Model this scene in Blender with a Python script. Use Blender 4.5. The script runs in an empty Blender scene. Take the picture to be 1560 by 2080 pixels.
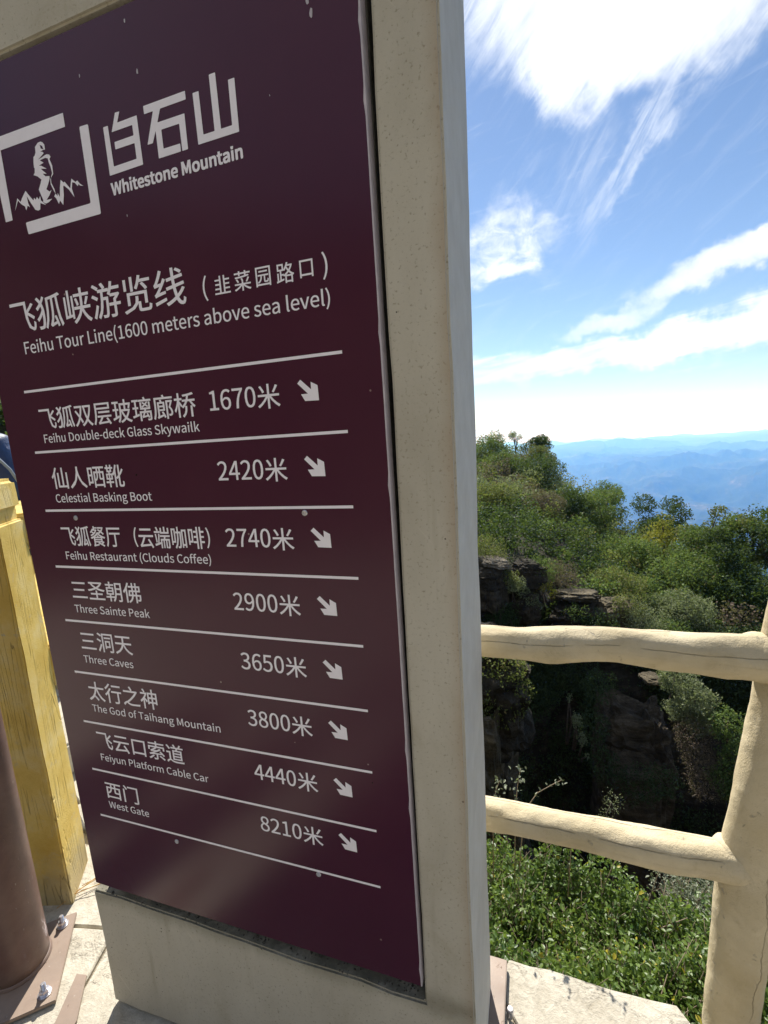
import bpy, bmesh, math, random
import numpy as np
from mathutils import Vector, Matrix, Euler

# ------------------------------------------------------------------ camera, sky, sun, exposure
scene = bpy.context.scene
COL = scene.collection
RAD = math.radians
EYE = np.array([1.03760, -0.73710, 1.52428])
YAW, PITCH, ROLL = 0.3174012, 1.4110189, -0.0608181
cam_data = bpy.data.cameras.new('camera')
cam_data.sensor_fit = 'VERTICAL'
cam_data.sensor_height = 36.0
cam_data.lens = 36.0 * 921.253 / 2080.0
cam_data.clip_start = 0.02
cam_data.clip_end = 120000
cam = bpy.data.objects.new('camera', cam_data)
cam.matrix_world = (Matrix.Translation(Vector(EYE)) @ Matrix.Rotation(YAW, 4, 'Z')
                    @ Matrix.Rotation(PITCH, 4, 'X') @ Matrix.Rotation(ROLL, 4, 'Z'))
COL.objects.link(cam)
scene.camera = cam

SUN_AZ, SUN_EL = RAD(-21), RAD(46)      # azimuth clockwise from +y
sun_data = bpy.data.lights.new('sun', 'SUN')
sun_data.energy = 3.3
sun_data.angle = RAD(0.6)
sun_data.color = (1.0, 0.955, 0.87)
sun = bpy.data.objects.new('sun', sun_data)
sd = Vector((math.sin(SUN_AZ) * math.cos(SUN_EL), math.cos(SUN_AZ) * math.cos(SUN_EL), math.sin(SUN_EL)))
sun.rotation_euler = sd.to_track_quat('Z', 'Y').to_euler()
sun.location = (-5, 15, 20)
COL.objects.link(sun)

scene.view_settings.view_transform = 'Standard'
scene.view_settings.look = 'None'
scene.view_settings.gamma = 1.0
scene.view_settings.use_curve_mapping = False
scene.view_settings.exposure = 1.32
scene.cycles.max_bounces = 8
scene.cycles.diffuse_bounces = 3
scene.cycles.volume_bounces = 1
scene.cycles.sample_clamp_indirect = 6.0
scene.cycles.use_denoising = True

SKY_STRENGTH = 0.056


class Nodes:
    """short-hand for building a node tree"""
    def __init__(self, tree):
        self.t = tree
        for n in list(tree.nodes):
            tree.nodes.remove(n)

    def n(self, kind, **kw):
        nd = self.t.nodes.new(kind)
        for k, v in kw.items():
            setattr(nd, k, v)
        return nd

    def link(self, a, b):
        self.t.links.new(a, b)

    def put(self, sock, v):
        if isinstance(v, bpy.types.NodeSocket):
            self.link(v, sock)
        elif v is not None:
            sock.default_value = v

    def math(self, op, a, b=None, c=None, clamp=False):
        nd = self.n('ShaderNodeMath', operation=op, use_clamp=clamp)
        self.put(nd.inputs[0], a)
        self.put(nd.inputs[1], b)
        if c is not None:
            self.put(nd.inputs[2], c)
        return nd.outputs[0]

    def mixc(self, f, a, b, mode='MIX'):
        nd = self.n('ShaderNodeMix', data_type='RGBA', blend_type=mode)
        self.put(nd.inputs[0], f)
        self.put(nd.inputs[6], a)
        self.put(nd.inputs[7], b)
        return nd.outputs[2]

    def noise(self, vec, scale, detail=4, rough=0.55, dist=0.0, out=0):
        nd = self.n('ShaderNodeTexNoise')
        self.put(nd.inputs['Vector'], vec)
        nd.inputs['Scale'].default_value = scale
        nd.inputs['Detail'].default_value = detail
        nd.inputs['Roughness'].default_value = rough
        nd.inputs['Distortion'].default_value = dist
        return nd.outputs[out]

    def ramp(self, f, stops):
        nd = self.n('ShaderNodeValToRGB')
        el = nd.color_ramp.elements
        while len(el) < len(stops):
            el.new(0.5)
        for e, (p, c) in zip(el, stops):
            e.position = p
            e.color = c if len(c) == 4 else (*c, 1)
        self.put(nd.inputs[0], f)
        return nd.outputs[0]

    def smooth(self, v, lo, hi):
        nd = self.n('ShaderNodeMapRange', interpolation_type='SMOOTHSTEP')
        self.put(nd.inputs[0], v)
        nd.inputs[1].default_value = lo
        nd.inputs[2].default_value = hi
        nd.inputs[3].default_value = 0
        nd.inputs[4].default_value = 1
        return nd.outputs[0]

    def mapping(self, vec, scale=(1, 1, 1), rot=(0, 0, 0), loc=(0, 0, 0)):
        nd = self.n('ShaderNodeMapping')
        self.put(nd.inputs[0], vec)
        nd.inputs[1].default_value = loc
        nd.inputs[2].default_value = rot
        nd.inputs[3].default_value = scale
        return nd.outputs[0]


# ---- the sky: Nishita plus cirrus drawn on the sky direction (azimuth, elevation in degrees)
world = bpy.data.worlds.new('World')
scene.world = world
world.use_nodes = True
N = Nodes(world.node_tree)
sky = N.n('ShaderNodeTexSky', sky_type='NISHITA')
sky.sun_disc = False
sky.sun_elevation = SUN_EL
sky.sun_rotation = SUN_AZ
sky.altitude = 1600
sky.air_density = 1.15
sky.dust_density = 0.25
sky.ozone_density = 2.6
tc = N.n('ShaderNodeTexCoord')
sep = N.n('ShaderNodeSeparateXYZ')
N.link(tc.outputs['Generated'], sep.inputs[0])
dx, dy, dz = sep.outputs
cv = N.n('ShaderNodeCombineXYZ')      # below the level of the eye the sky simply goes on as at the horizon
N.link(dx, cv.inputs[0]); N.link(dy, cv.inputs[1]); N.link(N.math('MAXIMUM', dz, 0.012), cv.inputs[2])
N.link(cv.outputs[0], sky.inputs[0])
azd = N.math('MULTIPLY', N.math('ARCTAN2', dx, dy), 57.2958)
eld = N.math('MULTIPLY', N.math('ARCSINE', dz), 57.2958)
# the cloud sheet seen in perspective: project the direction on a plane overhead
zz = N.math('ADD', N.math('MAXIMUM', dz, 0.0), 0.12)
pl = N.n('ShaderNodeCombineXYZ')
N.link(N.math('DIVIDE', dx, zz), pl.inputs[0])
N.link(N.math('DIVIDE', dy, zz), pl.inputs[1])
plane = pl.outputs[0]
ae = N.n('ShaderNodeCombineXYZ')
N.link(azd, ae.inputs[0]); N.link(eld, ae.inputs[1])
wob = N.n('ShaderNodeVectorMath', operation='SUBTRACT')
N.link(N.noise(ae.outputs[0], 0.16, 5, 0.6, 0, 1), wob.inputs[0])
wob.inputs[1].default_value = (0.5, 0.5, 0.5)
wob2 = N.n('ShaderNodeVectorMath', operation='MULTIPLY_ADD')
N.link(wob.outputs[0], wob2.inputs[0])
wob2.inputs[1].default_value = (9, 7, 0)
N.link(ae.outputs[0], wob2.inputs[2])
sp2 = N.n('ShaderNodeSeparateXYZ')
N.link(wob2.outputs[0], sp2.inputs[0])
AZ, EL = sp2.outputs[0], sp2.outputs[1]


def blob(a0, e0, ra, re, ang, edge, amount):
    c, s = math.cos(RAD(ang)), math.sin(RAD(ang))
    da = N.math('SUBTRACT', AZ, a0)
    de = N.math('SUBTRACT', EL, e0)
    u = N.math('DIVIDE', N.math('ADD', N.math('MULTIPLY', da, c), N.math('MULTIPLY', de, s)), ra)
    v = N.math('DIVIDE', N.math('SUBTRACT', N.math('MULTIPLY', de, c), N.math('MULTIPLY', da, s)), re)
    d = N.math('ADD', N.math('MULTIPLY', u, u), N.math('MULTIPLY', v, v))
    return N.math('MULTIPLY', N.math('SUBTRACT', 1.0, N.smooth(d, edge, 1.6)), amount)


def add(*a):
    r = a[0]
    for b in a[1:]:
        r = N.math('ADD', r, b)
    return r


fib = N.noise(N.mapping(N.mapping(ae.outputs[0], (1, 1, 1), (0, 0, RAD(-38))), (0.06, 0.34, 1)), 1.9, 9, 0.68, 0.6)
fib_steep = N.noise(N.mapping(N.mapping(ae.outputs[0], (1, 1, 1), (0, 0, RAD(-54))), (0.07, 0.46, 1)), 1.8, 9, 0.68, 0.7)
puff = N.noise(N.mapping(ae.outputs[0], (0.30, 0.42, 1)), 1.3, 9, 0.66, 0.6)
band = N.noise(N.mapping(N.mapping(ae.outputs[0], (1, 1, 1), (0, 0, RAD(-7))), (0.06, 0.7, 1)), 1.5, 8, 0.64, 0.4)
CLOUDS = 'here'
mA = add(blob(9.5, 37.6, 17.5, 7.4, -6, 0.0, 1.5), blob(4.2, 31.8, 5.2, 3.0, -22, 0.0, 0.75), blob(24, 38, 14, 5, 8, 0.1, 0.8), blob(15, 31.4, 9, 2.6, -6, 0.0, 0.5))
cA = N.smooth(N.math('ADD', N.math('MULTIPLY', mA, 0.66), N.math('MULTIPLY', fib, 1.05)), 0.50, 1.62)
mB = add(blob(-2.4, 20.4, 5.4, 3.3, -8, 0.0, 1.0), blob(-4.8, 17.6, 4.4, 1.3, 4, 0.0, 0.8), blob(1.0, 17.6, 2.4, 1.5, -50, 0.0, 0.4))
cB = N.smooth(N.math('MULTIPLY', mB, N.math('ADD', N.math('MULTIPLY', puff, 2.0), -0.38)), 0.0, 1.20)
mC = add(blob(9.2, 23.8, 9.5, 1.5, 50, 0.0, 0.50), blob(5.4, 25.0, 7.0, 2.6, 58, 0.0, 0.46), blob(11.0, 26.0, 7, 1.9, 52, 0.0, 0.35), blob(-1, 25, 5, 1.0, 30, 0.0, 0.3))
cC = N.smooth(N.math('MULTIPLY', mC, N.math('ADD', N.math('MULTIPLY', fib_steep, 2.1), -0.55)), 0.0, 1.25)
mD = add(blob(18.5, 14.2, 8.5, 1.8, 8, 0.0, 1.10), blob(8.2, 10.9, 5.6, 1.4, 7, 0.0, 0.9), blob(30, 17.5, 9, 2.0, 12, 0.1, 1.0))
cD = N.smooth(N.math('ADD', N.math('MULTIPLY', mD, 0.62), N.math('MULTIPLY', puff, 0.38)), 0.26, 1.08)
mE = add(blob(2, 7.2, 26, 2.0, 3, 0.0, 0.82), blob(24, 8.6, 16, 2.6, 4, 0.0, 0.88))
cE = N.smooth(N.math('ADD', N.math('MULTIPLY', mE, 0.52), N.math('MULTIPLY', band, 0.95)), 0.52, 1.15)
cF = blob(9.6, 2.05, 1.6, 0.22, 2, 0.1, 0.5)
# the same thin cirrus all round the rest of the sky
rest = N.smooth(N.math('MULTIPLY', N.noise(N.mapping(plane, (0.5, 0.16, 1), (0, 0, 0.5)), 1.7, 8, 0.66, 0.8),
                       N.smooth(N.noise(plane, 0.35, 2, 0.5), 0.30, 0.60)), 0.22, 0.62)
away = N.smooth(N.math('ABSOLUTE', N.math('SUBTRACT', azd, 8.0)), 20, 34)
cR = N.math('MULTIPLY', N.math('MULTIPLY', rest, away), 0.40)
cm = cA
for c_ in (cB, cC, cD, cE, cF, cR):
    cm = N.math('SUBTRACT', 1.0, N.math('MULTIPLY', N.math('SUBTRACT', 1.0, cm), N.math('SUBTRACT', 1.0, c_, clamp=True)))
cm = N.math('MULTIPLY', cm, 0.96, clamp=True)
CLOUD_RGB = (8.6, 8.9, 9.3, 1)
skyc = N.mixc(cm, sky.outputs[0], CLOUD_RGB)
bg = N.n('ShaderNodeBackground')
N.link(skyc, bg.inputs[0])
bg.inputs[1].default_value = SKY_STRENGTH
wo = N.n('ShaderNodeOutputWorld')
N.link(bg.outputs[0], wo.inputs[0])

# ------------------------------------------------------------------ helpers
FLOOR = 0.0


def tag(o, label=None, cat=None, group=None, kind=None):
    if label: o['label'] = label
    if cat: o['category'] = cat
    if group: o['group'] = group
    if kind: o['kind'] = kind
    return o


def empty(name, loc=(0, 0, 0), rz=0.0, parent=None):
    o = bpy.data.objects.new(name, None)
    o.location = loc
    o.rotation_euler = (0, 0, rz)
    o.empty_display_size = 0.1
    COL.objects.link(o)
    if parent: o.parent = parent
    return o


def mesh_obj(name, verts, faces, mat, parent=None, smooth=False, uv=None, loc=None):
    me = bpy.data.meshes.new(name)
    me.from_pydata([tuple(v) for v in verts], [], [tuple(f) for f in faces])
    if mat: me.materials.append(mat)
    if smooth:
        me.polygons.foreach_set('use_smooth', [True] * len(me.polygons))
    if uv is not None:
        lay = me.uv_layers.new(name='UVMap')
        idx = np.empty(len(me.loops), dtype=np.int32)
        me.loops.foreach_get('vertex_index', idx)
        lay.data.foreach_set('uv', np.asarray(uv, dtype=np.float32)[idx].ravel())
    me.update()
    o = bpy.data.objects.new(name, me)
    COL.objects.link(o)
    if parent: o.parent = parent
    if loc is not None: o.location = loc
    return o


def quads_obj(name, V, mat, parent=None, per=4, tris=None):
    """V: (n, per, 3) array, one polygon (or a fan of tris given as index list) per item"""
    n = V.shape[0]
    me = bpy.data.meshes.new(name)
    me.vertices.add(n * per)
    me.vertices.foreach_set('co', V.astype(np.float32).ravel())
    if tris is None:
        tris = [tuple(range(per))]
    lens = [len(t) for t in tris]
    flat = np.concatenate([np.array(t) for t in tris])
    idx = (np.arange(n)[:, None] * per + flat[None, :]).ravel()
    me.loops.add(len(idx))
    me.loops.foreach_set('vertex_index', idx.astype(np.int32))
    tot = np.tile(np.array(lens), n)
    start = np.concatenate([[0], np.cumsum(tot)[:-1]])
    me.polygons.add(len(tot))
    me.polygons.foreach_set('loop_start', start.astype(np.int32))
    me.polygons.foreach_set('loop_total', tot.astype(np.int32))
    me.update(calc_edges=True)
    me.materials.append(mat)
    o = bpy.data.objects.new(name, me)
    COL.objects.link(o)
    if parent: o.parent = parent
    return o


def bm_obj(name, bm, mat, parent=None, smooth=False):
    me = bpy.data.meshes.new(name)
    bm.to_mesh(me); bm.free()
    if mat: me.materials.append(mat)
    if smooth:
        me.polygons.foreach_set('use_smooth', [True] * len(me.polygons))
    o = bpy.data.objects.new(name, me)
    COL.objects.link(o)
    if parent: o.parent = parent
    return o


def box_obj(name, x0, x1, y0, y1, z0, z1, mat, parent=None, bevel=0.0):
    bm = bmesh.new()
    bmesh.ops.create_cube(bm, size=1, matrix=Matrix.Translation(((x0 + x1) / 2, (y0 + y1) / 2, (z0 + z1) / 2))
                          @ Matrix.Diagonal((x1 - x0, y1 - y0, z1 - z0, 1)))
    if bevel:
        bmesh.ops.bevel(bm, geom=bm.edges[:], offset=bevel, segments=2, affect='EDGES')
    return bm_obj(name, bm, mat, parent)


def tube(points, radii, seg=12, cap=True, squash=None, jitter=0.0, rng=None):
    """rings round a polyline -> verts, faces, uv"""
    P = [Vector(p) for p in points]
    n = len(P)
    if not hasattr(radii, '__len__'): radii = [radii] * n
    verts, faces, uv = [], [], []
    up = Vector((0, 0, 1))
    t0 = (P[1] - P[0]).normalized()
    if abs(t0.dot(up)) > 0.9: up = Vector((1, 0, 0))
    L = 0.0
    for i, p in enumerate(P):
        t = (P[min(i + 1, n - 1)] - P[max(i - 1, 0)]).normalized()
        s = t.cross(up).normalized()
        q = s.cross(t).normalized()
        if i: L += (P[i] - P[i - 1]).length
        for k in range(seg):
            a = 2 * math.pi * k / seg
            r = radii[i] * (1 + (rng.uniform(-jitter, jitter) if rng else 0))
            verts.append(p + s * math.cos(a) * r + q * math.sin(a) * r)
            uv.append((L, k / seg))
    for i in range(n - 1):
        for k in range(seg):
            a, b = i * seg + k, i * seg + (k + 1) % seg
            faces.append((a, b, b + seg, a + seg))
    if cap:
        faces.append(tuple(range(seg - 1, -1, -1)))
        faces.append(tuple((n - 1) * seg + k for k in range(seg)))
    return verts, faces, uv


def tube_obj(name, points, radii, mat, parent=None, seg=12, smooth=True):
    v, f, u = tube(points, radii, seg)
    return mesh_obj(name, v, f, mat, parent, smooth, u)


def lathe_obj(name, prof, mat, parent=None, seg=24, loc=(0, 0, 0), smooth=False, rot=None):
    v, f = [], []
    for (r, z) in prof:
        for k in range(seg):
            a = 2 * math.pi * k / seg
            v.append((r * math.cos(a), r * math.sin(a), z))
    for i in range(len(prof) - 1):
        for k in range(seg):
            a, b = i * seg + k, i * seg + (k + 1) % seg
            f.append((a, b, b + seg, a + seg))
    f.append(tuple(range(seg - 1, -1, -1)))
    f.append(tuple((len(prof) - 1) * seg + k for k in range(seg)))
    o = mesh_obj(name, v, f, mat, parent, smooth, loc=loc)
    if rot: o.rotation_euler = rot
    return o


# value noise in numpy
_rs = np.random.RandomState(11)
_T = _rs.rand(64, 64, 64).astype(np.float64)


def vnoise(x, y, z=0.0):
    x, y, z = np.broadcast_arrays(np.asarray(x, float), np.asarray(y, float), np.asarray(z, float))
    xi, yi, zi = np.floor(x).astype(int), np.floor(y).astype(int), np.floor(z).astype(int)
    fx, fy, fz = x - xi, y - yi, z - zi
    fx, fy, fz = fx * fx * (3 - 2 * fx), fy * fy * (3 - 2 * fy), fz * fz * (3 - 2 * fz)
    r = 0
    for a in (0, 1):
        for b in (0, 1):
            for c in (0, 1):
                w = (fx if a else 1 - fx) * (fy if b else 1 - fy) * (fz if c else 1 - fz)
                r = r + w * _T[(xi + a) & 63, (yi + b) & 63, (zi + c) & 63]
    return r * 2 - 1


def fbm(x, y, z=0.0, oct=5, gain=0.5, ridged=False):
    s, a, tot = 0, 1.0, 0
    for i in range(oct):
        n = vnoise(np.asarray(x) * 2 ** i + 17.3 * i, np.asarray(y) * 2 ** i - 9.1 * i, np.asarray(z) * 2 ** i + 3.7 * i)
        if ridged: n = 1 - 2 * np.abs(n)
        s = s + n * a; tot += a; a *= gain
    return s / tot


# ------------------------------------------------------------------ materials
def new_mat(name):
    m = bpy.data.materials.new(name)
    m.use_nodes = True
    g = Nodes(m.node_tree)
    out = g.n('ShaderNodeOutputMaterial')
    return m, g, out


def pbr(g, out, color, rough=0.7, metallic=0.0, bump=None, bump_d=0.01, bump_s=1.0, spec=0.5, coat=0.0, coat_rough=0.1):
    b = g.n('ShaderNodeBsdfPrincipled')
    g.put(b.inputs['Base Color'], color)
    g.put(b.inputs['Roughness'], rough)
    g.put(b.inputs['Metallic'], metallic)
    b.inputs['Specular IOR Level'].default_value = spec
    b.inputs['Coat Weight'].default_value = coat
    b.inputs['Coat Roughness'].default_value = coat_rough
    if bump is not None:
        bn = g.n('ShaderNodeBump')
        bn.inputs['Strength'].default_value = bump_s
        bn.inputs['Distance'].default_value = bump_d
        g.link(bump, bn.inputs['Height'])
        g.link(bn.outputs[0], b.inputs['Normal'])
    g.link(b.outputs[0], out.inputs[0])
    return b


def rgba(*c): return (*c, 1)


def mat_render_paint():
    m, g, out = new_mat('sandy_render_paint')
    co = g.n('ShaderNodeTexCoord').outputs['Object']
    big = g.noise(co, 2.2, 5, 0.6)
    mid = g.noise(g.mapping(co, (9, 9, 3)), 1.0, 5, 0.65, 0.4)
    fine = g.noise(co, 160, 3, 0.6)
    grit = g.noise(co, 420, 2, 0.5)
    base = g.ramp(g.math('ADD', g.math('MULTIPLY', big, 0.55), g.math('MULTIPLY', mid, 0.45)),
                  [(0.3, (0.42, 0.385, 0.310)), (0.5, (0.50, 0.465, 0.385)), (0.72, (0.56, 0.525, 0.445))])
    sep_ = g.n('ShaderNodeSeparateXYZ'); g.link(co, sep_.inputs[0])
    # pin holes and dark grit
    vor = g.n('ShaderNodeTexVoronoi'); vor.inputs['Scale'].default_value = 26
    g.link(co, vor.inputs['Vector'])
    hole = g.math('LESS_THAN', vor.outputs['Distance'], 0.055)
    sel = g.math('GREATER_THAN', g.noise(co, 9, 2), 0.50)
    hole = g.math('MULTIPLY', hole, sel)
    c1 = g.mixc(g.math('MULTIPLY', g.smooth(fine, 0.56, 0.74), 0.8), base, rgba(0.27, 0.24, 0.18))
    blot = g.smooth(g.noise(co, 5.5, 6, 0.72, 0.8), 0.52, 0.72)
    c1 = g.mixc(g.math('MULTIPLY', blot, 0.30), c1, rgba(0.33, 0.28, 0.19))
    scr = g.noise(g.mapping(g.mapping(co, (1, 1, 1), (0, 0.7, 0)), (60, 60, 3)), 1.0, 3, 0.5)
    c1 = g.mixc(g.math('MULTIPLY', g.smooth(scr, 0.70, 0.76), 0.35), c1, rgba(0.66, 0.62, 0.54))
    c1 = g.mixc(g.math('MULTIPLY', hole, 0.85), c1, rgba(0.06, 0.055, 0.05))
    # the old paint gone brown along the outer arris
    ar = g.smooth(g.math('ADD', sep_.outputs[0], g.math('MULTIPLY', g.noise(g.mapping(co, (5, 5, 14)), 1, 4), 0.03)), 0.905, 0.945)
    front = g.math('LESS_THAN', sep_.outputs[1], 0.002)
    c1 = g.mixc(g.math('MULTIPLY', g.math('MULTIPLY', ar, front), 0.55), c1, rgba(0.34, 0.24, 0.15))
    # grime near the ledge above the plinth
    led = g.math('SUBTRACT', 1.0, g.smooth(g.math('ADD', g.math('ABSOLUTE', g.math('SUBTRACT', sep_.outputs[2], 0.37)),
                 g.math('MULTIPLY', mid, 0.05)), 0.020, 0.070))
    top_face = g.n('ShaderNodeNewGeometry'); sn = g.n('ShaderNodeSeparateXYZ'); g.link(top_face.outputs['Normal'], sn.inputs[0])
    flat_ = g.math('MULTIPLY', g.smooth(sn.outputs[2], 0.2, 1.0), g.math('LESS_THAN', sep_.outputs[2], 1.0))
    c1 = g.mixc(g.math('MULTIPLY', flat_, g.smooth(g.noise(co, 24, 6, 0.7), 0.25, 0.62)), c1, rgba(0.15, 0.145, 0.125))
    c1 = g.mixc(g.math('MULTIPLY', led, 0.5), c1, rgba(0.16, 0.15, 0.10))
    # run marks
    run = g.smooth(g.noise(g.mapping(co, (22, 22, 1.6)), 1, 4, 0.6), 0.60, 0.78)
    c1 = g.mixc(g.math('MULTIPLY', run, 0.38), c1, rgba(0.29, 0.25, 0.17))
    # faces turned to the right take a paler grey
    gn = g.n('ShaderNodeNewGeometry'); sn2 = g.n('ShaderNodeSeparateXYZ'); g.link(gn.outputs['True Normal'], sn2.inputs[0])
    side = g.math('GREATER_THAN', sn2.outputs[0], 0.6)
    grey = g.ramp(g.noise(co, 14, 6, 0.7), [(0.3, (0.46, 0.445, 0.41)), (0.7, (0.54, 0.53, 0.50))])
    c1 = g.mixc(side, c1, grey)
    h = g.math('ADD', g.math('MULTIPLY', fine, 0.5), g.math('MULTIPLY', grit, 0.25))
    h = g.math('SUBTRACT', g.math('ADD', h, g.math('MULTIPLY', mid, 0.6)), g.math('MULTIPLY', hole, 0.8))
    pbr(g, out, c1, 0.86, bump=h, bump_d=0.0022, bump_s=0.6, spec=0.25)
    return m


def mat_simple(name, c0, c1, scale=30, rough=0.6, metallic=0.0, bump_d=0.001, bump_scale=None, spec=0.5, coat=0.0, coat_rough=0.1, detail=5):
    m, g, out = new_mat(name)
    co = g.n('ShaderNodeTexCoord').outputs['Object']
    f = g.noise(co, scale, detail, 0.6)
    col = g.ramp(f, [(0.32, c0), (0.68, c1)])
    h = g.noise(co, bump_scale or scale * 3, 4, 0.6)
    pbr(g, out, col, rough, metallic, h, bump_d, 1.0, spec, coat, coat_rough)
    return m


def mat_panel():
    m, g, out = new_mat('maroon_sign_board')
    co = g.n('ShaderNodeTexCoord').outputs['Object']
    dust = g.noise(co, 3.0, 5, 0.6)
    col = g.mixc(g.smooth(dust, 0.35, 0.8), rgba(0.056, 0.0082, 0.0270), rgba(0.066, 0.0115, 0.0300))
    # chips and fly specks
    vor = g.n('ShaderNodeTexVoronoi'); vor.inputs['Scale'].default_value = 19
    g.link(co, vor.inputs['Vector'])
    d = g.math('ADD', vor.outputs['Distance'], g.math('MULTIPLY', g.noise(co, 260, 2), 0.03))
    spk = g.math('LESS_THAN', d, 0.055)
    pick = g.n('ShaderNodeSeparateColor'); g.link(vor.outputs['Color'], pick.inputs[0])
    pale = g.math('MULTIPLY', spk, g.math('GREATER_THAN', pick.outputs[0], 0.86))
    dark = g.math('MULTIPLY', spk, g.math('LESS_THAN', pick.outputs[0], 0.16))
    col = g.mixc(g.math('MULTIPLY', pale, 0.7), col, rgba(0.35, 0.25, 0.24))
    col = g.mixc(g.math('MULTIPLY', dark, 0.8), col, rgba(0.008, 0.004, 0.004))
    r = g.math('ADD', 0.19, g.math('MULTIPLY', dust, 0.10))
    h = g.math('ADD', g.math('MULTIPLY', g.noise(co, 700, 2), 0.25), g.math('MULTIPLY', g.noise(co, 2.5, 2), 6.0))
    b = pbr(g, out, col, r, bump=h, bump_d=0.0003, bump_s=0.5, spec=0.30)
    return m


def crack_mask(g, u, v, v0, amp, width, seed, u_scale=6):
    cc = g.n('ShaderNodeCombineXYZ')
    g.put(cc.inputs[0], g.math('MULTIPLY', u, u_scale)); cc.inputs[1].default_value = seed
    nz = g.math('SUBTRACT', g.noise(cc.outputs[0], 1.0, 5, 0.6), 0.5)
    d = g.math('ABSOLUTE', g.math('SUBTRACT', v, g.math('ADD', v0, g.math('MULTIPLY', nz, amp))))
    c2 = g.n('ShaderNodeCombineXYZ')
    g.put(c2.inputs[0], g.math('MULTIPLY', u, 9)); c2.inputs[1].default_value = seed + 5
    gate = g.smooth(g.noise(c2.outputs[0], 1.0, 3), 0.40, 0.52)
    return g.math('MULTIPLY', g.math('SUBTRACT', 1.0, g.smooth(d, width * 0.3, width)), gate)


def mat_log(name, cracks, base=((0.49, 0.405, 0.250), (0.65, 0.56, 0.39))):
    m, g, out = new_mat(name)
    tcn = g.n('ShaderNodeTexCoord')
    co = tcn.outputs['Object']
    su = g.n('ShaderNodeSeparateXYZ'); g.link(tcn.outputs['UV'], su.inputs[0])
    big = g.noise(co, 7, 5, 0.6)
    col = g.ramp(big, [(0.3, base[0]), (0.7, base[1])])
    st = g.smooth(g.noise(co, 13, 6, 0.7, 0.6), 0.56, 0.75)
    col = g.mixc(g.math('MULTIPLY', st, 0.45), col, rgba(0.33, 0.26, 0.14))
    sp3 = g.n('ShaderNodeSeparateXYZ'); g.link(co, sp3.inputs[0])
    dots = g.smooth(g.noise(co, 95, 4, 0.7), 0.63, 0.74)
    col = g.mixc(g.math('MULTIPLY', dots, 0.40), col, rgba(0.26, 0.21, 0.13))
    ck = None
    for cr in cracks:
        k = crack_mask(g, su.outputs[0], su.outputs[1], *cr)
        ck = k if ck is None else g.math('MAXIMUM', ck, k)
    fine = g.noise(co, 300, 3, 0.6)
    h = g.math('ADD', g.math('MULTIPLY', fine, 0.3), g.math('MULTIPLY', g.noise(co, 40, 4), 0.8))
    chip = g.smooth(g.noise(co, 34, 6, 0.75, 0.7), 0.64, 0.67)
    col = g.mixc(g.math('MULTIPLY', chip, 0.55), col, rgba(0.47, 0.44, 0.38))
    hair = g.noise(co, 17, 7, 0.75, 1.4)
    hl = g.math('MULTIPLY', g.math('SUBTRACT', 1.0, g.smooth(g.math('ABSOLUTE', g.math('SUBTRACT', hair, 0.5)), 0.0, 0.010)), g.smooth(g.noise(co, 5, 2), 0.5, 0.62))
    col = g.mixc(g.math('MULTIPLY', hl, 0.35), col, rgba(0.20, 0.16, 0.10))
    h = g.math('SUBTRACT', h, g.math('MULTIPLY', chip, 0.5))
    if ck is not None:
        col = g.mixc(g.math('MULTIPLY', ck, 0.38), col, rgba(0.19, 0.15, 0.09))
        h = g.math('SUBTRACT', h, g.math('MULTIPLY', ck, 1.5))
    pbr(g, out, col, 0.85, bump=h, bump_d=0.005, bump_s=0.8, spec=0.2)
    return m


def mat_yellow_wood():
    m, g, out = new_mat('yellow_painted_cement_wood')
    co = g.n('ShaderNodeTexCoord').outputs['Object']
    mp = g.mapping(co, (1, 1, 0.075))
    wv = g.noise(mp, 9, 3, 0.5, 0.9)
    lines = g.math('ABSOLUTE', g.math('SUBTRACT', g.math('FRACT', g.math('MULTIPLY', wv, 13)), 0.5))
    groove = g.math('SUBTRACT', 1.0, g.smooth(lines, 0.0, 0.075))
    gate = g.smooth(g.noise(g.mapping(co, (1, 1, .5)), 11, 3), 0.42, 0.56)
    groove = g.math('MULTIPLY', groove, gate)
    patch = g.noise(co, 6, 5, 0.65)
    col = g.ramp(patch, [(0.3, (0.56, 0.365, 0.065)), (0.5, (0.67, 0.48, 0.125)), (0.68, (0.71, 0.57, 0.26))])
    wear = g.smooth(g.noise(co, 17, 7, 0.75, 0.5), 0.56, 0.66)
    col = g.mixc(g.math('MULTIPLY', wear, 0.5), col, rgba(0.50, 0.42, 0.27))
    peel = g.smooth(g.noise(co, 46, 6, 0.75, 0.4), 0.66, 0.68)
    col = g.mixc(g.math('MULTIPLY', peel, 0.7), col, rgba(0.42, 0.39, 0.33))
    sz = g.n('ShaderNodeSeparateXYZ'); g.link(co, sz.inputs[0])
    low = g.math('SUBTRACT', 1.0, g.smooth(g.math('ADD', sz.outputs[2], g.math('MULTIPLY', g.noise(co, 14, 5, 0.7), 0.35)), 0.20, 0.42))
    col = g.mixc(g.math('MULTIPLY', low, 0.55), col, rgba(0.38, 0.34, 0.26))
    col = g.mixc(g.math('MULTIPLY', groove, 0.32), col, rgba(0.22, 0.15, 0.05))
    h = g.math('SUBTRACT', g.math('MULTIPLY', g.noise(co, 180, 3), 0.3), g.math('MULTIPLY', groove, 1.2))
    pbr(g, out, col, 0.7, bump=h, bump_d=0.006, bump_s=0.9, spec=0.3)
    return m


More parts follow.
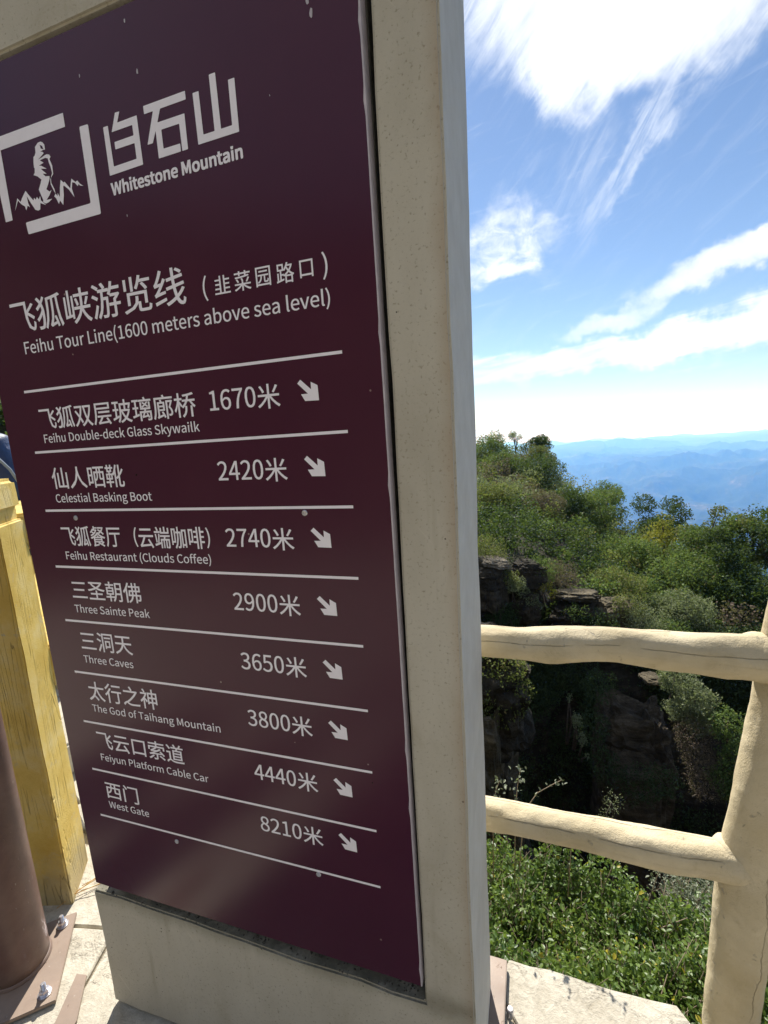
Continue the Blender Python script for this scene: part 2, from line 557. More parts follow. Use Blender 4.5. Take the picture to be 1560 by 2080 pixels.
def mat_stone_slab():
    m, g, out = new_mat('pale_flagstone')
    co = g.n('ShaderNodeTexCoord').outputs['Object']
    big = g.noise(co, 4, 5, 0.6)
    mid = g.noise(co, 28, 7, 0.72, 0.5)
    col = g.ramp(g.math('ADD', g.math('MULTIPLY', big, 0.4), g.math('MULTIPLY', mid, 0.6)),
                 [(0.32, (0.35, 0.31, 0.24)), (0.5, (0.50, 0.455, 0.37)), (0.66, (0.62, 0.58, 0.48))])
    sp = g.noise(co, 150, 4, 0.7)
    col = g.mixc(g.math('MULTIPLY', g.smooth(sp, 0.62, 0.76), 0.55), col, rgba(0.24, 0.20, 0.15))
    rid = g.n('ShaderNodeTexNoise', noise_type='RIDGED_MULTIFRACTAL') if False else None
    crk = g.noise(g.mapping(co, (1, 2.4, 1), (0, 0, 0.6)), 9, 6, 0.7, 1.2)
    line = g.math('SUBTRACT', 1.0, g.smooth(g.math('ABSOLUTE', g.math('SUBTRACT', crk, 0.52)), 0.0, 0.006))
    line = g.math('MULTIPLY', line, g.smooth(g.noise(co, 6, 2), 0.48, 0.6))
    col = g.mixc(g.math('MULTIPLY', line, 0.6), col, rgba(0.16, 0.12, 0.10))
    h = g.math('ADD', g.math('MULTIPLY', mid, 1.0), g.math('MULTIPLY', sp, 0.35))
    h = g.math('SUBTRACT', h, g.math('MULTIPLY', line, 0.5))
    pbr(g, out, col, 0.9, bump=h, bump_d=0.008, bump_s=0.8, spec=0.15)
    return m


def mat_leaf(name, dark, light, accent=None, accent_amt=0.0, trans=0.35, rough=0.5, patch_scale=0.35, spec=0.16):
    """leaf colour: varies leaf by leaf and in wide patches"""
    m, g, out = new_mat(name)
    geo = g.n('ShaderNodeNewGeometry')
    isl = g.math('FRACT', g.math('ADD', geo.outputs['Random Per Island'], g.n('ShaderNodeObjectInfo').outputs['Random']))
    pos = geo.outputs['Position']
    pt = g.noise(pos, patch_scale, 3, 0.6)
    f = g.math('ADD', g.math('MULTIPLY', isl, 0.65), g.math('MULTIPLY', g.math('SUBTRACT', pt, 0.5), 1.1), clamp=True)
    col = g.mixc(f, rgba(*dark), rgba(*light))
    if accent:
        a = g.math('GREATER_THAN', g.math('FRACT', g.math('MULTIPLY', isl, 37.7)), 1 - accent_amt)
        col = g.mixc(a, col, rgba(*accent))
    b = g.n('ShaderNodeBsdfPrincipled')
    g.link(col, b.inputs['Base Color'])
    b.inputs['Roughness'].default_value = rough
    b.inputs['Specular IOR Level'].default_value = spec
    tr = g.n('ShaderNodeBsdfTranslucent')
    g.link(g.mixc(0.5, col, rgba(0.25, 0.32, 0.03), 'ADD') if False else g.mixc(0.35, col, rgba(0.22, 0.30, 0.03)), tr.inputs[0])
    mx = g.n('ShaderNodeMixShader')
    mx.inputs[0].default_value = trans
    g.link(b.outputs[0], mx.inputs[1]); g.link(tr.outputs[0], mx.inputs[2])
    g.link(mx.outputs[0], out.inputs[0])
    return m


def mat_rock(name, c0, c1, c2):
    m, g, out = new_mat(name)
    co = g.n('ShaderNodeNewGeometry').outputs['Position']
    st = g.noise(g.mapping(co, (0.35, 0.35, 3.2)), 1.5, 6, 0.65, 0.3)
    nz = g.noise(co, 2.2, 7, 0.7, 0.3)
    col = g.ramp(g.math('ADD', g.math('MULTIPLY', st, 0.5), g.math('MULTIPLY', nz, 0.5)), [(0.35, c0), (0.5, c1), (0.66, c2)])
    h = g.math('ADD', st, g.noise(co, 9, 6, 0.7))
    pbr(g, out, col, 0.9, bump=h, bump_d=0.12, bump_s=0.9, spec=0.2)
    return m


def mat_far():
    m, g, out = new_mat('far_mountain_forest')
    co = g.n('ShaderNodeNewGeometry').outputs['Position']
    nz = g.noise(co, 0.0016, 8, 0.65)
    f2 = g.noise(co, 0.012, 5, 0.6)
    col = g.ramp(g.math('ADD', g.math('MULTIPLY', nz, 0.7), g.math('MULTIPLY', f2, 0.3)),
                 [(0.36, (0.010, 0.020, 0.012)), (0.52, (0.026, 0.040, 0.020)), (0.60, (0.060, 0.062, 0.034)), (0.70, (0.24, 0.20, 0.14))])
    pbr(g, out, col, 0.95, spec=0.1)
    return m


M_PAINT = mat_render_paint()
M_PANEL = mat_panel()
M_WHITE = mat_simple('white_vinyl_lettering', (0.85, 0.81, 0.87), (0.89, 0.85, 0.91), 60, 0.5, bump_d=0.0001)
M_EDGE = mat_simple('cut_board_edge', (0.42, 0.38, 0.42), (0.55, 0.50, 0.54), 40, 0.5)
M_DIRT_SHADE = mat_simple('dirt_and_gap_shade', (0.035, 0.034, 0.03), (0.13, 0.12, 0.10), 45, 0.95, bump_d=0.004)  # dirt on the ledge, and the painted shade of the gap underneath
M_LOG = mat_log('cream_log_paint', [(0.27, 0.10, 0.007, 1.0), (0.06, 0.06, 0.004, 7.0)])
M_LOG2 = mat_log('cream_log_paint_cracked', [(0.30, 0.12, 0.009, 3.0), (0.10, 0.08, 0.005, 9.0)])
M_LOGPOST = mat_log('cream_log_post_paint', [(0.80, 0.22, 0.004, 4.0, 5)])
M_YELLOW = mat_yellow_wood()
def mat_steel(name, c0, c1, rust, rough):
    m, g, out = new_mat(name)
    co = g.n('ShaderNodeTexCoord').outputs['Object']
    col = g.ramp(g.noise(co, 9, 6, 0.65, 0.4), [(0.35, c0), (0.65, c1)])
    sc = g.noise(g.mapping(g.mapping(co, (1, 1, 1), (0, 0.35, 0.2)), (90, 90, 7)), 1.0, 3, 0.5)
    col = g.mixc(g.math('MULTIPLY', g.smooth(sc, 0.69, 0.74), 0.5), col, rgba(0.40, 0.34, 0.30))
    sp_ = g.smooth(g.noise(co, 42, 7, 0.78, 0.5), 0.62, 0.68)
    col = g.mixc(g.math('MULTIPLY', sp_, 0.65), col, rgba(*rust))
    sz = g.n('ShaderNodeSeparateXYZ'); g.link(co, sz.inputs[0])
    dustz = g.math('SUBTRACT', 1.0, g.smooth(g.math('ADD', sz.outputs[2], g.math('MULTIPLY', g.noise(co, 20, 5), 0.12)), 0.05, 0.16))
    col = g.mixc(g.math('MULTIPLY', dustz, 0.35), col, rgba(0.36, 0.30, 0.23))
    r = g.math('ADD', rough, g.math('MULTIPLY', g.noise(co, 15, 5), 0.25))
    h = g.math('ADD', g.math('MULTIPLY', g.noise(co, 230, 3), 0.3), g.math('SUBTRACT', 0.0, g.math('MULTIPLY', sp_, 0.6)))
    pbr(g, out, col, r, bump=h, bump_d=0.0008, bump_s=0.8, spec=0.5)
    return m


M_STEEL_BROWN = mat_steel('brown_painted_steel', (0.105, 0.055, 0.045), (0.16, 0.088, 0.070), (0.09, 0.035, 0.018), 0.30)
M_STEEL_PLATE = mat_steel('faded_brown_steel', (0.17, 0.108, 0.082), (0.25, 0.168, 0.125), (0.13, 0.055, 0.028), 0.40)
M_ZINC = mat_simple('zinc_bolt', (0.55, 0.54, 0.58), (0.75, 0.74, 0.78), 60, 0.3, metallic=0.9, bump_d=0.0002)
M_STONE = mat_stone_slab()
M_MORTAR = mat_simple('mortar_and_grit', (0.20, 0.16, 0.11), (0.42, 0.37, 0.28), 60, 0.95, bump_d=0.006)
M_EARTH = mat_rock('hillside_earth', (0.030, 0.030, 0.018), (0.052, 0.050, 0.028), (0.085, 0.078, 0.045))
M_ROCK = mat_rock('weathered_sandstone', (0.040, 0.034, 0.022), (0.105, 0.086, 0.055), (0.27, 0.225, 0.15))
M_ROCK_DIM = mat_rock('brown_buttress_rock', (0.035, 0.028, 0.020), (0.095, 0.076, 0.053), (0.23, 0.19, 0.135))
M_ROCK_LIT = mat_rock('sunlit_sandstone', (0.07, 0.06, 0.042), (0.19, 0.16, 0.115), (0.40, 0.35, 0.27))  # brighter copy of the sandstone, sunlight put into its colour
M_ROCK_BOUNCE = mat_rock('bounce_cliff_rock', (0.10, 0.085, 0.06), (0.18, 0.155, 0.115), (0.28, 0.25, 0.195))  # unseen cliff behind the eye, added to throw sunlight back on the sign
M_ROCK_SHADE = mat_rock('shaded_rock', (0.016, 0.015, 0.012), (0.042, 0.036, 0.026), (0.115, 0.095, 0.066))  # darker copy of the rock, the ravine's shade put into its colour
M_FAR = mat_far()
M_BARK = mat_simple('bark', (0.05, 0.038, 0.028), (0.13, 0.10, 0.075), 20, 0.9, bump_d=0.01)
M_TWIG = mat_simple('pale_twig', (0.20, 0.15, 0.10), (0.34, 0.27, 0.19), 40, 0.8)
M_STRAW = mat_simple('dry_straw', (0.50, 0.26, 0.07), (0.62, 0.42, 0.15), 40, 0.7)
L_NEAR = mat_leaf('shrub_leaf', (0.045, 0.100, 0.016), (0.25, 0.35, 0.070), (0.45, 0.38, 0.04), 0.02, 0.48, 0.42, 3.0, 0.5)
L_GREY = mat_leaf('greyish_leaf', (0.10, 0.12, 0.070), (0.28, 0.30, 0.20), None, 0, 0.30, 0.5, 2.0, 0.4)
L_MID = mat_leaf('hill_leaf_green', (0.050, 0.090, 0.028), (0.24, 0.33, 0.095), (0.22, 0.18, 0.07), 0.05, 0.42, 0.6, 0.30)
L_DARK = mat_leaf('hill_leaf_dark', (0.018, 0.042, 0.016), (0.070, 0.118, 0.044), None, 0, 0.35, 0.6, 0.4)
L_YELLOW = mat_leaf('turning_leaf_yellow', (0.17, 0.18, 0.028), (0.46, 0.40, 0.050), None, 0, 0.45, 0.6, 0.8)
L_OLIVE = mat_leaf('hill_leaf_olive', (0.085, 0.105, 0.032), (0.27, 0.29, 0.095), (0.28, 0.22, 0.10), 0.08, 0.42, 0.65, 0.3)
L_BROWN = mat_leaf('dry_shrub_brown', (0.105, 0.075, 0.055), (0.25, 0.19, 0.14), None, 0, 0.28, 0.8, 0.5)
L_PALE = mat_leaf('pale_shrub_leaf', (0.15, 0.18, 0.09), (0.36, 0.38, 0.22), None, 0, 0.38, 0.65, 0.5)
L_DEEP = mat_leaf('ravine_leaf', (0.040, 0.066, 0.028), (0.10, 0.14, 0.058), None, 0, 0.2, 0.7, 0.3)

# ------------------------------------------------------------------ the setting: terrain
def direction(az_deg, el_deg):
    a, e = RAD(az_deg), RAD(el_deg)
    return np.array([math.sin(a) * math.cos(e), math.cos(a) * math.cos(e), math.sin(e)])


def at(az, r, el=None, z=None):
    """a point r metres (on the level) from where one stands, in the compass direction az"""
    x, y = EYE[0] + r * math.sin(RAD(az)), EYE[1] + r * math.cos(RAD(az))
    if z is None: z = EYE[2] + r * math.tan(RAD(el))
    return Vector((x, y, z))


EDGE = [(7.0, 0.40), (0.45, 0.40), (-0.3, 1.1), (-1.2, 1.9), (-3.2, 2.6), (-7.0, 3.4)]


def edge_dist(az):
    d = (math.sin(RAD(az)), math.cos(RAD(az)))
    best = 5.0
    for (x0, y0), (x1, y1) in zip(EDGE[:-1], EDGE[1:]):
        ex, ey = x1 - x0, y1 - y0
        den = d[0] * ey - d[1] * ex
        if abs(den) < 1e-9: continue
        qx, qy = x0 - EYE[0], y0 - EYE[1]
        t = (qx * ey - qy * ex) / den
        s = (qx * d[1] - qy * d[0]) / den
        if t > 0 and -1e-6 <= s <= 1 + 1e-6: best = min(best, t)
    return best


A_KEYS = [-75, -55, -35, -8, -4, 0, 2, 5, 10, 16, 23, 35, 60, 90]
CREST_EL = [24, 20, 8, -2.6, -2.8, -3.2, -6.2, -9.0, -13.0, -15.8, -17.0, -17, -17, -10]
CREST_R = [60, 60, 60, 56, 54, 50, 47, 43, 38, 33, 30, 30, 30, 30]
BRINK_EL = [-3, -8, -12, -17, -17.5, -18.5, -19, -19.8, -21.2, -23, -23.5, -22, -22, -18]
BRINK_R = [16, 16, 16, 15, 15.5, 16, 16.2, 16.5, 17, 17.5, 18, 18, 18, 18]


def profile(az):
    """(r, z) control points of the ground along one compass direction"""
    re_ = edge_dist(az) if -80 < az < 95 else 5.0
    re_ = min(re_, 5.0)
    ce, cr = np.interp(az, A_KEYS, CREST_EL), np.interp(az, A_KEYS, CREST_R)
    be, br = np.interp(az, A_KEYS, BRINK_EL), np.interp(az, A_KEYS, BRINK_R)
    zb = EYE[2] + br * math.tan(RAD(be))
    zc = EYE[2] + cr * math.tan(RAD(ce))
    front = [(0.0, -0.14), (re_ - 0.02, -0.14), (re_ + 0.5, -0.42), (re_ + 1.1, -1.4), (re_ + 1.9, -6.0), (re_ + 3.0, -26.0),
             (8.5, -31.0), (br - 4.0, -31.0), (br - 2.6, -22.0), (br - 1.0, zb - 4.0), (br - 0.25, zb - 0.6), (br + 0.6, zb),
             (br + (cr - br) * 0.25, zb + (zc - zb) * 0.16), (br + (cr - br) * 0.6, zb + (zc - zb) * 0.55), (cr, zc),
             (cr + 12, zc - 9), (cr + 70, zc - 90), (400, -420), (1300, -900)]
    back = [(0.0, -0.14), (4.0, -0.14), (5.0, -0.1), (5.5, 1.2), (6.0, 2.6), (6.6, 3.6),  # the steep foot is the cliff added for bounce light
            (8.0, 4.3), (11.0, 5.2), (17.0, 7.0), (21.0, 8.6), (26.0, 11.2), (32.0, 14.0),
            (40.0, 17.5), (50.0, 21.5), (62.0, 25.0), (90.0, 26.0), (160.0, -30.0), (450, -320), (1300, -900)]
    a = (az + 360) % 360
    if a > 180: a -= 360
    w = 0.0
    if a < -60: w = min(1, (-60 - a) / 35)
    if a > 90: w = min(1, (a - 90) / 30)
    w = w * w * (3 - 2 * w)
    return [(f[0] * (1 - w) + b[0] * w, f[1] * (1 - w) + b[1] * w) for f, b in zip(front, back)]


SUB = [1, 1, 3, 4, 8, 4, 2, 3, 14, 22, 8, 10, 16, 20, 8, 10, 6, 5]
az_list = list(np.arange(-180, -60, 4.0)) + list(np.arange(-60, -12, 1.5)) + list(np.arange(-12, 34, 0.28)) + \
          list(np.arange(34, 60, 1.5)) + list(np.arange(60, 180, 4.0))


def build_hillside():
    rows = []
    for az in az_list:
        pr = profile(az)
        pts = []
        for i in range(len(pr) - 1):
            for k in range(SUB[i]):
                t = k / SUB[i]
                pts.append((pr[i][0] + (pr[i + 1][0] - pr[i][0]) * t, pr[i][1] + (pr[i + 1][1] - pr[i][1]) * t))
        pts.append(pr[-1])
        rows.append(pts)
    A = np.radians(np.array(az_list))[:, None]
    R = np.array([[p[0] for p in r] for r in rows])
    Z = np.array([[p[1] for p in r] for r in rows])
    X, Y = EYE[0] + R * np.sin(A), EYE[1] + R * np.cos(A)
    amp = np.clip((R - 1.8) / 8, 0, 1)
    n1 = fbm(X * 0.16, Y * 0.16, Z * 0.16, 5, 0.55)
    n2 = fbm(X * 0.55 + 9, Y * 0.55, Z * 0.30, 4, 0.6, True)
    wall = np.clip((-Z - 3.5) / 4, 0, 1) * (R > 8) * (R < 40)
    X2 = X + np.sin(A) * amp * (n1 * 1.1 + n2 * 0.9 * wall)
    Y2 = Y + np.cos(A) * amp * (n1 * 1.1 + n2 * 0.9 * wall)
    zs = np.clip((R - 12) / 30, 0, 1) * (R < 300)
    Z2 = Z + zs * fbm(X * 0.12 + 3, Y * 0.12, 0, 5) * 1.3 + (R > 90) * fbm(X * 0.006, Y * 0.006, 0, 5) * np.minimum(R, 400) * 0.12
    na, nr = X.shape
    V = np.stack([X2, Y2, Z2], -1).reshape(-1, 3)
    faces = []
    for i in range(na):
        j = (i + 1) % na
        for k in range(nr - 1):
            faces.append((i * nr + k, j * nr + k, j * nr + k + 1, i * nr + k + 1))
    faces = [f[::-1] for f in faces]
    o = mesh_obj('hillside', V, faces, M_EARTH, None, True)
    tag(o, kind='structure')
    me = o.data
    me.materials.append(M_ROCK_SHADE)
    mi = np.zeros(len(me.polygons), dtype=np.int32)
    me.materials.append(M_ROCK_BOUNCE)
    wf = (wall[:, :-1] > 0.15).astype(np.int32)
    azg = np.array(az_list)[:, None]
    pale = (R[:, :-1] > 4.4) & (R[:, :-1] < 9.5) & ((azg < -62) | (azg > 95))  # faces of the added bounce cliff
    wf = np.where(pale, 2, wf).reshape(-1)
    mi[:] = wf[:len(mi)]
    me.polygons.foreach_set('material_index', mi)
    return X2, Y2, Z2, R


HX, HY, HZ, HR = build_hillside()
from mathutils.bvhtree import BVHTree


def make_bvh():
    ob = bpy.data.objects['hillside']
    return BVHTree.FromPolygons([v.co.copy() for v in ob.data.vertices], [tuple(p.vertices) for p in ob.data.polygons])


BVH = make_bvh()


def ground_z(x, y, top=60.0):
    h = BVH.ray_cast(Vector((x, y, top)), Vector((0, 0, -1)))
    return h[0].z if h[0] else -5.0


# far valley and its ranges, real size
def build_far():
    az = np.concatenate([np.arange(-180, -70, 4), np.arange(-70, -14, 1.5), np.arange(-14, 34, 0.10), np.arange(34, 90, 1.5), np.arange(90, 180, 4)])
    r = np.geomspace(900, 33000, 400)
    A, R = np.meshgrid(np.radians(az), r, indexing='ij')
    X, Y = R * np.sin(A), R * np.cos(A)
    z = np.full_like(X, -1080.0)
    rid = fbm(X / 2600, Y / 2600, 0, 6, 0.52, True)
    big = fbm(X / 9000 + 5, Y / 9000, 0, 3)
    z += 430 * np.clip(rid + 0.35, 0, 2) * (0.75 + 0.5 * big)
    z += 130 * fbm(X / 700, Y / 700, 0, 5, 0.6, True) * np.clip(14000 / R, 0.25, 1)
    D = np.degrees(A)

    def rng(r0, w, h, a0, a1, soft=4, rough=0.25, seed=0):
        gate = 1 / (1 + np.exp(-(D - a0) / soft * 4)) * 1 / (1 + np.exp((D - a1) / soft * 4))
        prof = np.exp(-((R - r0) / w) ** 2)
        return h * prof * gate * (1 + rough * fbm(X / 1500 + seed, Y / 1500, 0, 5, 0.5))
    z = np.maximum(z, np.where(rng(14500, 1600, 1, -40, 8.2, 0.8, 0.0, 3) > 0.12, -900 + 330 * np.clip(rng(14500, 2600, 1.5, -40, 8.2, 0.8, 0.05, 3), 0, 1) + 26 * fbm(X / 900, Y / 900, 0, 5), -9000))          # the long level-topped ridge
    z += rng(17500, 2000, 220, 4, 15, 3, 0.3, 8)
    z += rng(24000, 3500, 160, 10, 70, 4, 0.4, 12)
    z -= R ** 2 / 12.74e6
    V = np.stack([X, Y, z], -1).reshape(-1, 3)
    na, nr = X.shape
    i = np.arange(na)[:, None]; k = np.arange(nr - 1)[None, :]
    j = (i + 1) % na
    F = np.stack(np.broadcast_arrays(i * nr + k, i * nr + k + 1, j * nr + k + 1, j * nr + k), -1).reshape(-1, 4)
    me = bpy.data.meshes.new('far_mountains')
    me.vertices.add(len(V)); me.vertices.foreach_set('co', V.astype(np.float32).ravel())
    me.loops.add(F.size); me.loops.foreach_set('vertex_index', F.ravel().astype(np.int32))
    me.polygons.add(len(F))
    me.polygons.foreach_set('loop_start', (np.arange(len(F)) * 4).astype(np.int32))
    me.polygons.foreach_set('loop_total', np.full(len(F), 4, dtype=np.int32))
    me.polygons.foreach_set('use_smooth', np.ones(len(F), dtype=bool))
    me.update(calc_edges=True)
    me.materials.append(M_FAR)
    o = bpy.data.objects.new('far_mountains', me)
    COL.objects.link(o)
    tag(o, kind='structure')


build_far()

# the air
HAZE_DENSITY = 1.55e-4
bm = bmesh.new()
bmesh.ops.create_cube(bm, size=1, matrix=Matrix.Translation((0, 0, (-1400 + 60) / 2)) @ Matrix.Diagonal((124000, 124000, 1460, 1)))
hm = bpy.data.materials.new('haze')
hm.use_nodes = True
hg = Nodes(hm.node_tree)
ho = hg.n('ShaderNodeOutputMaterial')
hv = hg.n('ShaderNodeVolumePrincipled')
hv.inputs['Color'].default_value = (0.15, 0.38, 1.0, 1)
hv.inputs['Absorption Color'].default_value = (1, 1, 1, 1)
hv.inputs['Density'].default_value = HAZE_DENSITY
hv.inputs['Anisotropy'].default_value = 0.35
hg.link(hv.outputs[0], ho.inputs['Volume'])
haze = bm_obj('haze', bm, hm)
tag(haze, kind='stuff')

# ------------------------------------------------------------------ pavement of flagstones
pave = mesh_obj('pavement', *(lambda: (
    [(x, y, z) for z in (-0.012, -0.5) for (x, y) in [(7, -7), (7, 0.37), (0.43, 0.37), (-0.3, 1.06), (-1.2, 1.86), (-3.2, 2.56), (-7, 3.3), (-7, -7)]],
    [tuple(range(8)), tuple(range(15, 7, -1))] + [(k, 8 + k, 8 + (k + 1) % 8, (k + 1) % 8) for k in range(8)]))(), M_MORTAR)
tag(pave, kind='structure')


def clip_poly(poly, px, py, nx, ny):
    out = []
    for i in range(len(poly)):
        a, b = poly[i], poly[(i + 1) % len(poly)]
        da = (a[0] - px) * nx + (a[1] - py) * ny
        db = (b[0] - px) * nx + (b[1] - py) * ny
        if da <= 0: out.append(a)
        if (da < 0 < db) or (db < 0 < da):
            t = da / (da - db)
            out.append((a[0] + (b[0] - a[0]) * t, a[1] + (b[1] - a[1]) * t))
    return out


def inside_pave(x, y):
    return y < np.interp(x, [-7, -3.2, -1.2, -0.3, 0.45, 7], [3.4, 2.6, 1.9, 1.1, 0.40, 0.40])


def build_flagstones():
    rnd = random.Random(5)
    seeds = []
    s = 0.46
    for i in range(-14, 15):
        for j in range(-14, 8):
            x, y = i * s + rnd.uniform(-.17, .17) + (j % 2) * s / 2, j * s + rnd.uniform(-.15, .15)
            if abs(x) < 6.3 and -6.3 < y: seeds.append((x, y))
    for (x, y) in seeds:
        if not inside_pave(x, y - 0.02): continue
        if math.hypot(x, y) > 4.6: continue
        poly = [(x - 1, y - 1), (x + 1, y - 1), (x + 1, y + 1), (x - 1, y + 1)]
        for (a, b) in seeds:
            d = math.hypot(a - x, b - y)
            if 0 < d < 1.8:
                nx, ny = (a - x) / d, (b - y) / d
                g_ = 0.5 - 0.004 / d
                poly = clip_poly(poly, x + (a - x) * g_, y + (b - y) * g_, nx, ny)
        for (x0, y0), (x1, y1) in zip(EDGE[:-1], EDGE[1:]):
            if not (min(x0, x1) - 0.12 <= x <= max(x0, x1) + 0.12): continue
            L = math.hypot(x1 - x0, y1 - y0)
            nx, ny = (y0 - y1) / L * -1, (x0 - x1) / L * 1
            nx, ny = -(y1 - y0) / L, (x1 - x0) / L
            nx, ny = -nx, -ny
            # outward = away from the paving, towards the valley
            mx, my = (x0 + x1) / 2, (y0 + y1) / 2
            if (0 - mx) * nx + (-3 - my) * ny > 0: nx, ny = -nx, -ny
            poly = clip_poly(poly, x0, y0, nx, ny)
            if len(poly) < 3: break
        if len(poly) < 3: continue
        # roughen the outline
        ring = []
        for i in range(len(poly)):
            a, b = poly[i], poly[(i + 1) % len(poly)]
            L = math.hypot(b[0] - a[0], b[1] - a[1])
            n = max(1, int(L / 0.05))
            for k in range(n):
                t = k / n
                px, py = a[0] + (b[0] - a[0]) * t, a[1] + (b[1] - a[1]) * t
                w = 0.006
                px += vnoise(px * 14, py * 14, 1) * w; py += vnoise(px * 14, py * 14, 7) * w
                ring.append((float(px), float(py)))
        cx = sum(p[0] for p in ring) / len(ring); cy = sum(p[1] for p in ring) / len(ring)
        dz = rnd.uniform(-0.003, 0.003)
        tx, ty = rnd.uniform(-.006, .006), rnd.uniform(-.006, .006)
        V, F = [], []
        n = len(ring)
        for (f, z) in ((1.0, -0.045), (1.0, -0.006), (0.985, 0.0), (0.80, 0.001), (0.45, 0.001)):
            for (px, py) in ring:
                qx, qy = cx + (px - cx) * f, cy + (py - cy) * f
                zz_ = z + dz + (qx - cx) * tx + (qy - cy) * ty
                if f < 0.99: zz_ += float(fbm(qx * 9, qy * 9, 2, 4)) * 0.005
                V.append((qx, qy, zz_))
        for r_ in range(4):
            for k in range(n):
                F.append((r_ * n + k, r_ * n + (k + 1) % n, (r_ + 1) * n + (k + 1) % n, (r_ + 1) * n + k))
        V.append((cx, cy, 0.001 + dz + float(fbm(cx * 9, cy * 9, 2, 4)) * 0.005))
        for k in range(n):
            F.append((4 * n + k, 4 * n + (k + 1) % n, 5 * n))
        mesh_obj('flagstone', V, F, M_STONE, pave, False)


build_flagstones()

# ------------------------------------------------------------------ the sign
sign = empty('direction_sign', (0.42, 0.15, 0.0))
sign['kind'] = 'thing'
tag(sign, 'tall sandy rendered pillar framing a maroon bilingual direction board with white lettering', 'sign')
SO = Vector((0.42, 0.15, 0.0))


def under(o, parent_off=SO):
    o.location = o.location - parent_off
    return o


# body: a C-shaped front, cut through, bevelled, slightly uneven
bm = bmesh.new()
outline = [(-0.09, 0.012), (0.922, 0.012), (0.922, 2.56), (-0.09, 2.56), (-0.09, 2.292), (0.8215, 2.292), (0.8215, 0.3635), (-0.09, 0.3745)]
vs = [bm.verts.new((x, 0.0, z)) for x, z in outline]
f = bm.faces.new(vs)
r_ = bmesh.ops.extrude_face_region(bm, geom=[f])
bmesh.ops.translate(bm, verts=[v for v in r_['geom'] if isinstance(v, bmesh.types.BMVert)], vec=(0, 0.30, 0))
bmesh.ops.recalc_face_normals(bm, faces=bm.faces[:])
bmesh.ops.bevel(bm, geom=bm.edges[:], offset=0.004, segments=2, affect='EDGES')
for co_, no_ in [((0, 0, z), (0, 0, 1)) for z in np.arange(0.08, 2.5, 0.07)] + [((x, 0, 0), (1, 0, 0)) for x in np.arange(0.0, 0.9, 0.075)]:
    bmesh.ops.bisect_plane(bm, geom=bm.verts[:] + bm.edges[:] + bm.faces[:], plane_co=co_, plane_no=no_)
for v in bm.verts:
    c = v.co
    near_ = math.exp(-((c.z - 0.368) / 0.02) ** 2)
    n_ = float(vnoise(c.x * 9, c.y * 9, c.z * 7)) * (0.0016 + 0.0016 * near_) + float(vnoise(c.x * 31, c.y * 31, c.z * 26)) * (0.0008 + 0.0012 * near_)
    v.co += Vector((n_, n_ * 0.8, n_ * 0.6))
body = under(bm_obj('frame', bm, M_PAINT, sign))
box = under(box_obj('back_slab', -0.080, 0.8235, 0.075, 0.27, 0.37, 2.296, M_PAINT, sign))
base = under(box_obj('plinth_gap_shade', -0.085, 0.915, 0.008, 0.29, -0.01, 0.014, M_DIRT_SHADE, sign))  # dark slab painting the shade in the gap under the pillar
# steel strips the pillar stands on
for (x0, x1, y0, y1, z1, dx_) in [(0.905, 0.962, 0.02, 0.378, 0.022, 0)]:
    st = under(box_obj('base_strip', x0, x1, y0, y1, 0.008, z1, M_STEEL_PLATE, sign, 0.002))
# dirt and crumbs lying on the ledge
rnd = random.Random(3)
V, F = [], []
for i in range(420):
    x = rnd.uniform(-0.07, 0.815)
    y = rnd.uniform(0.004, 0.06)
    z = 0.3745 + (x + 0.09) / 0.9115 * (-0.011)
    s_ = rnd.uniform(0.0012, 0.0042) * (1.6 if rnd.random() < 0.1 else 1)
    b0 = len(V)
    for k in range(4):
        a = k * math.pi / 2 + rnd.random()
        V.append((x + math.cos(a) * s_ * rnd.uniform(.6, 1.3), y + math.sin(a) * s_, z - 0.001))
    V.append((x, y, z + s_ * rnd.uniform(0.5, 1.0)))
    for k in range(4): F.append((b0 + k, b0 + (k + 1) % 4, b0 + 4))
d_ = under(mesh_obj('ledge_dirt', V, F, M_DIRT_SHADE, sign)); d_['kind'] = 'stuff'

# board
PF = -0.0065            # its front face
Zr = 1.67               # height of the first dividing line
pb = [(-0.0895, 2.272), (-0.0675, Zr - 1.259), (0.8165, Zr - 1.257), (0.8065, 2.272)]
V = [(x, PF, z) for x, z in pb] + [(x, PF + 0.021, z) for x, z in pb]
board = mesh_obj('board', V, [(0, 1, 2, 3), (7, 6, 5, 4), (0, 4, 5, 1), (1, 5, 6, 2), (3, 7, 4, 0)], M_PANEL, sign)
board.location = -SO
# pale raw edge of the board along its right side, with small chips
V, F = [], []
nseg = 90
rnd = random.Random(9)
for i in range(nseg + 1):
    t = i / nseg
    x = 0.8165 + (0.8065 - 0.8165) * t; z = Zr - 1.257 + (2.272 - Zr + 1.257) * t
    b = 0.0012 + (0.0018 if rnd.random() < 0.04 else 0) + rnd.uniform(0, .0003)
    V += [(x - b, PF - 0.0004, z), (x + 0.0012, PF - 0.0002, z), (x + 0.0012 + 0.0012 * t, PF + 0.0215, z)]
for i in range(nseg):
    a = i * 3
    F += [(a, a + 1, a + 4, a + 3), (a + 1, a + 2, a + 5, a + 4)]
mesh_obj('board_edge', V, F, M_EDGE, board)
# dark strip behind the board, seen in the gap
under(box_obj('gap_strip', 0.74, 0.812, 0.016, 0.073, 0.40, 2.26, M_DIRT_SHADE, sign))

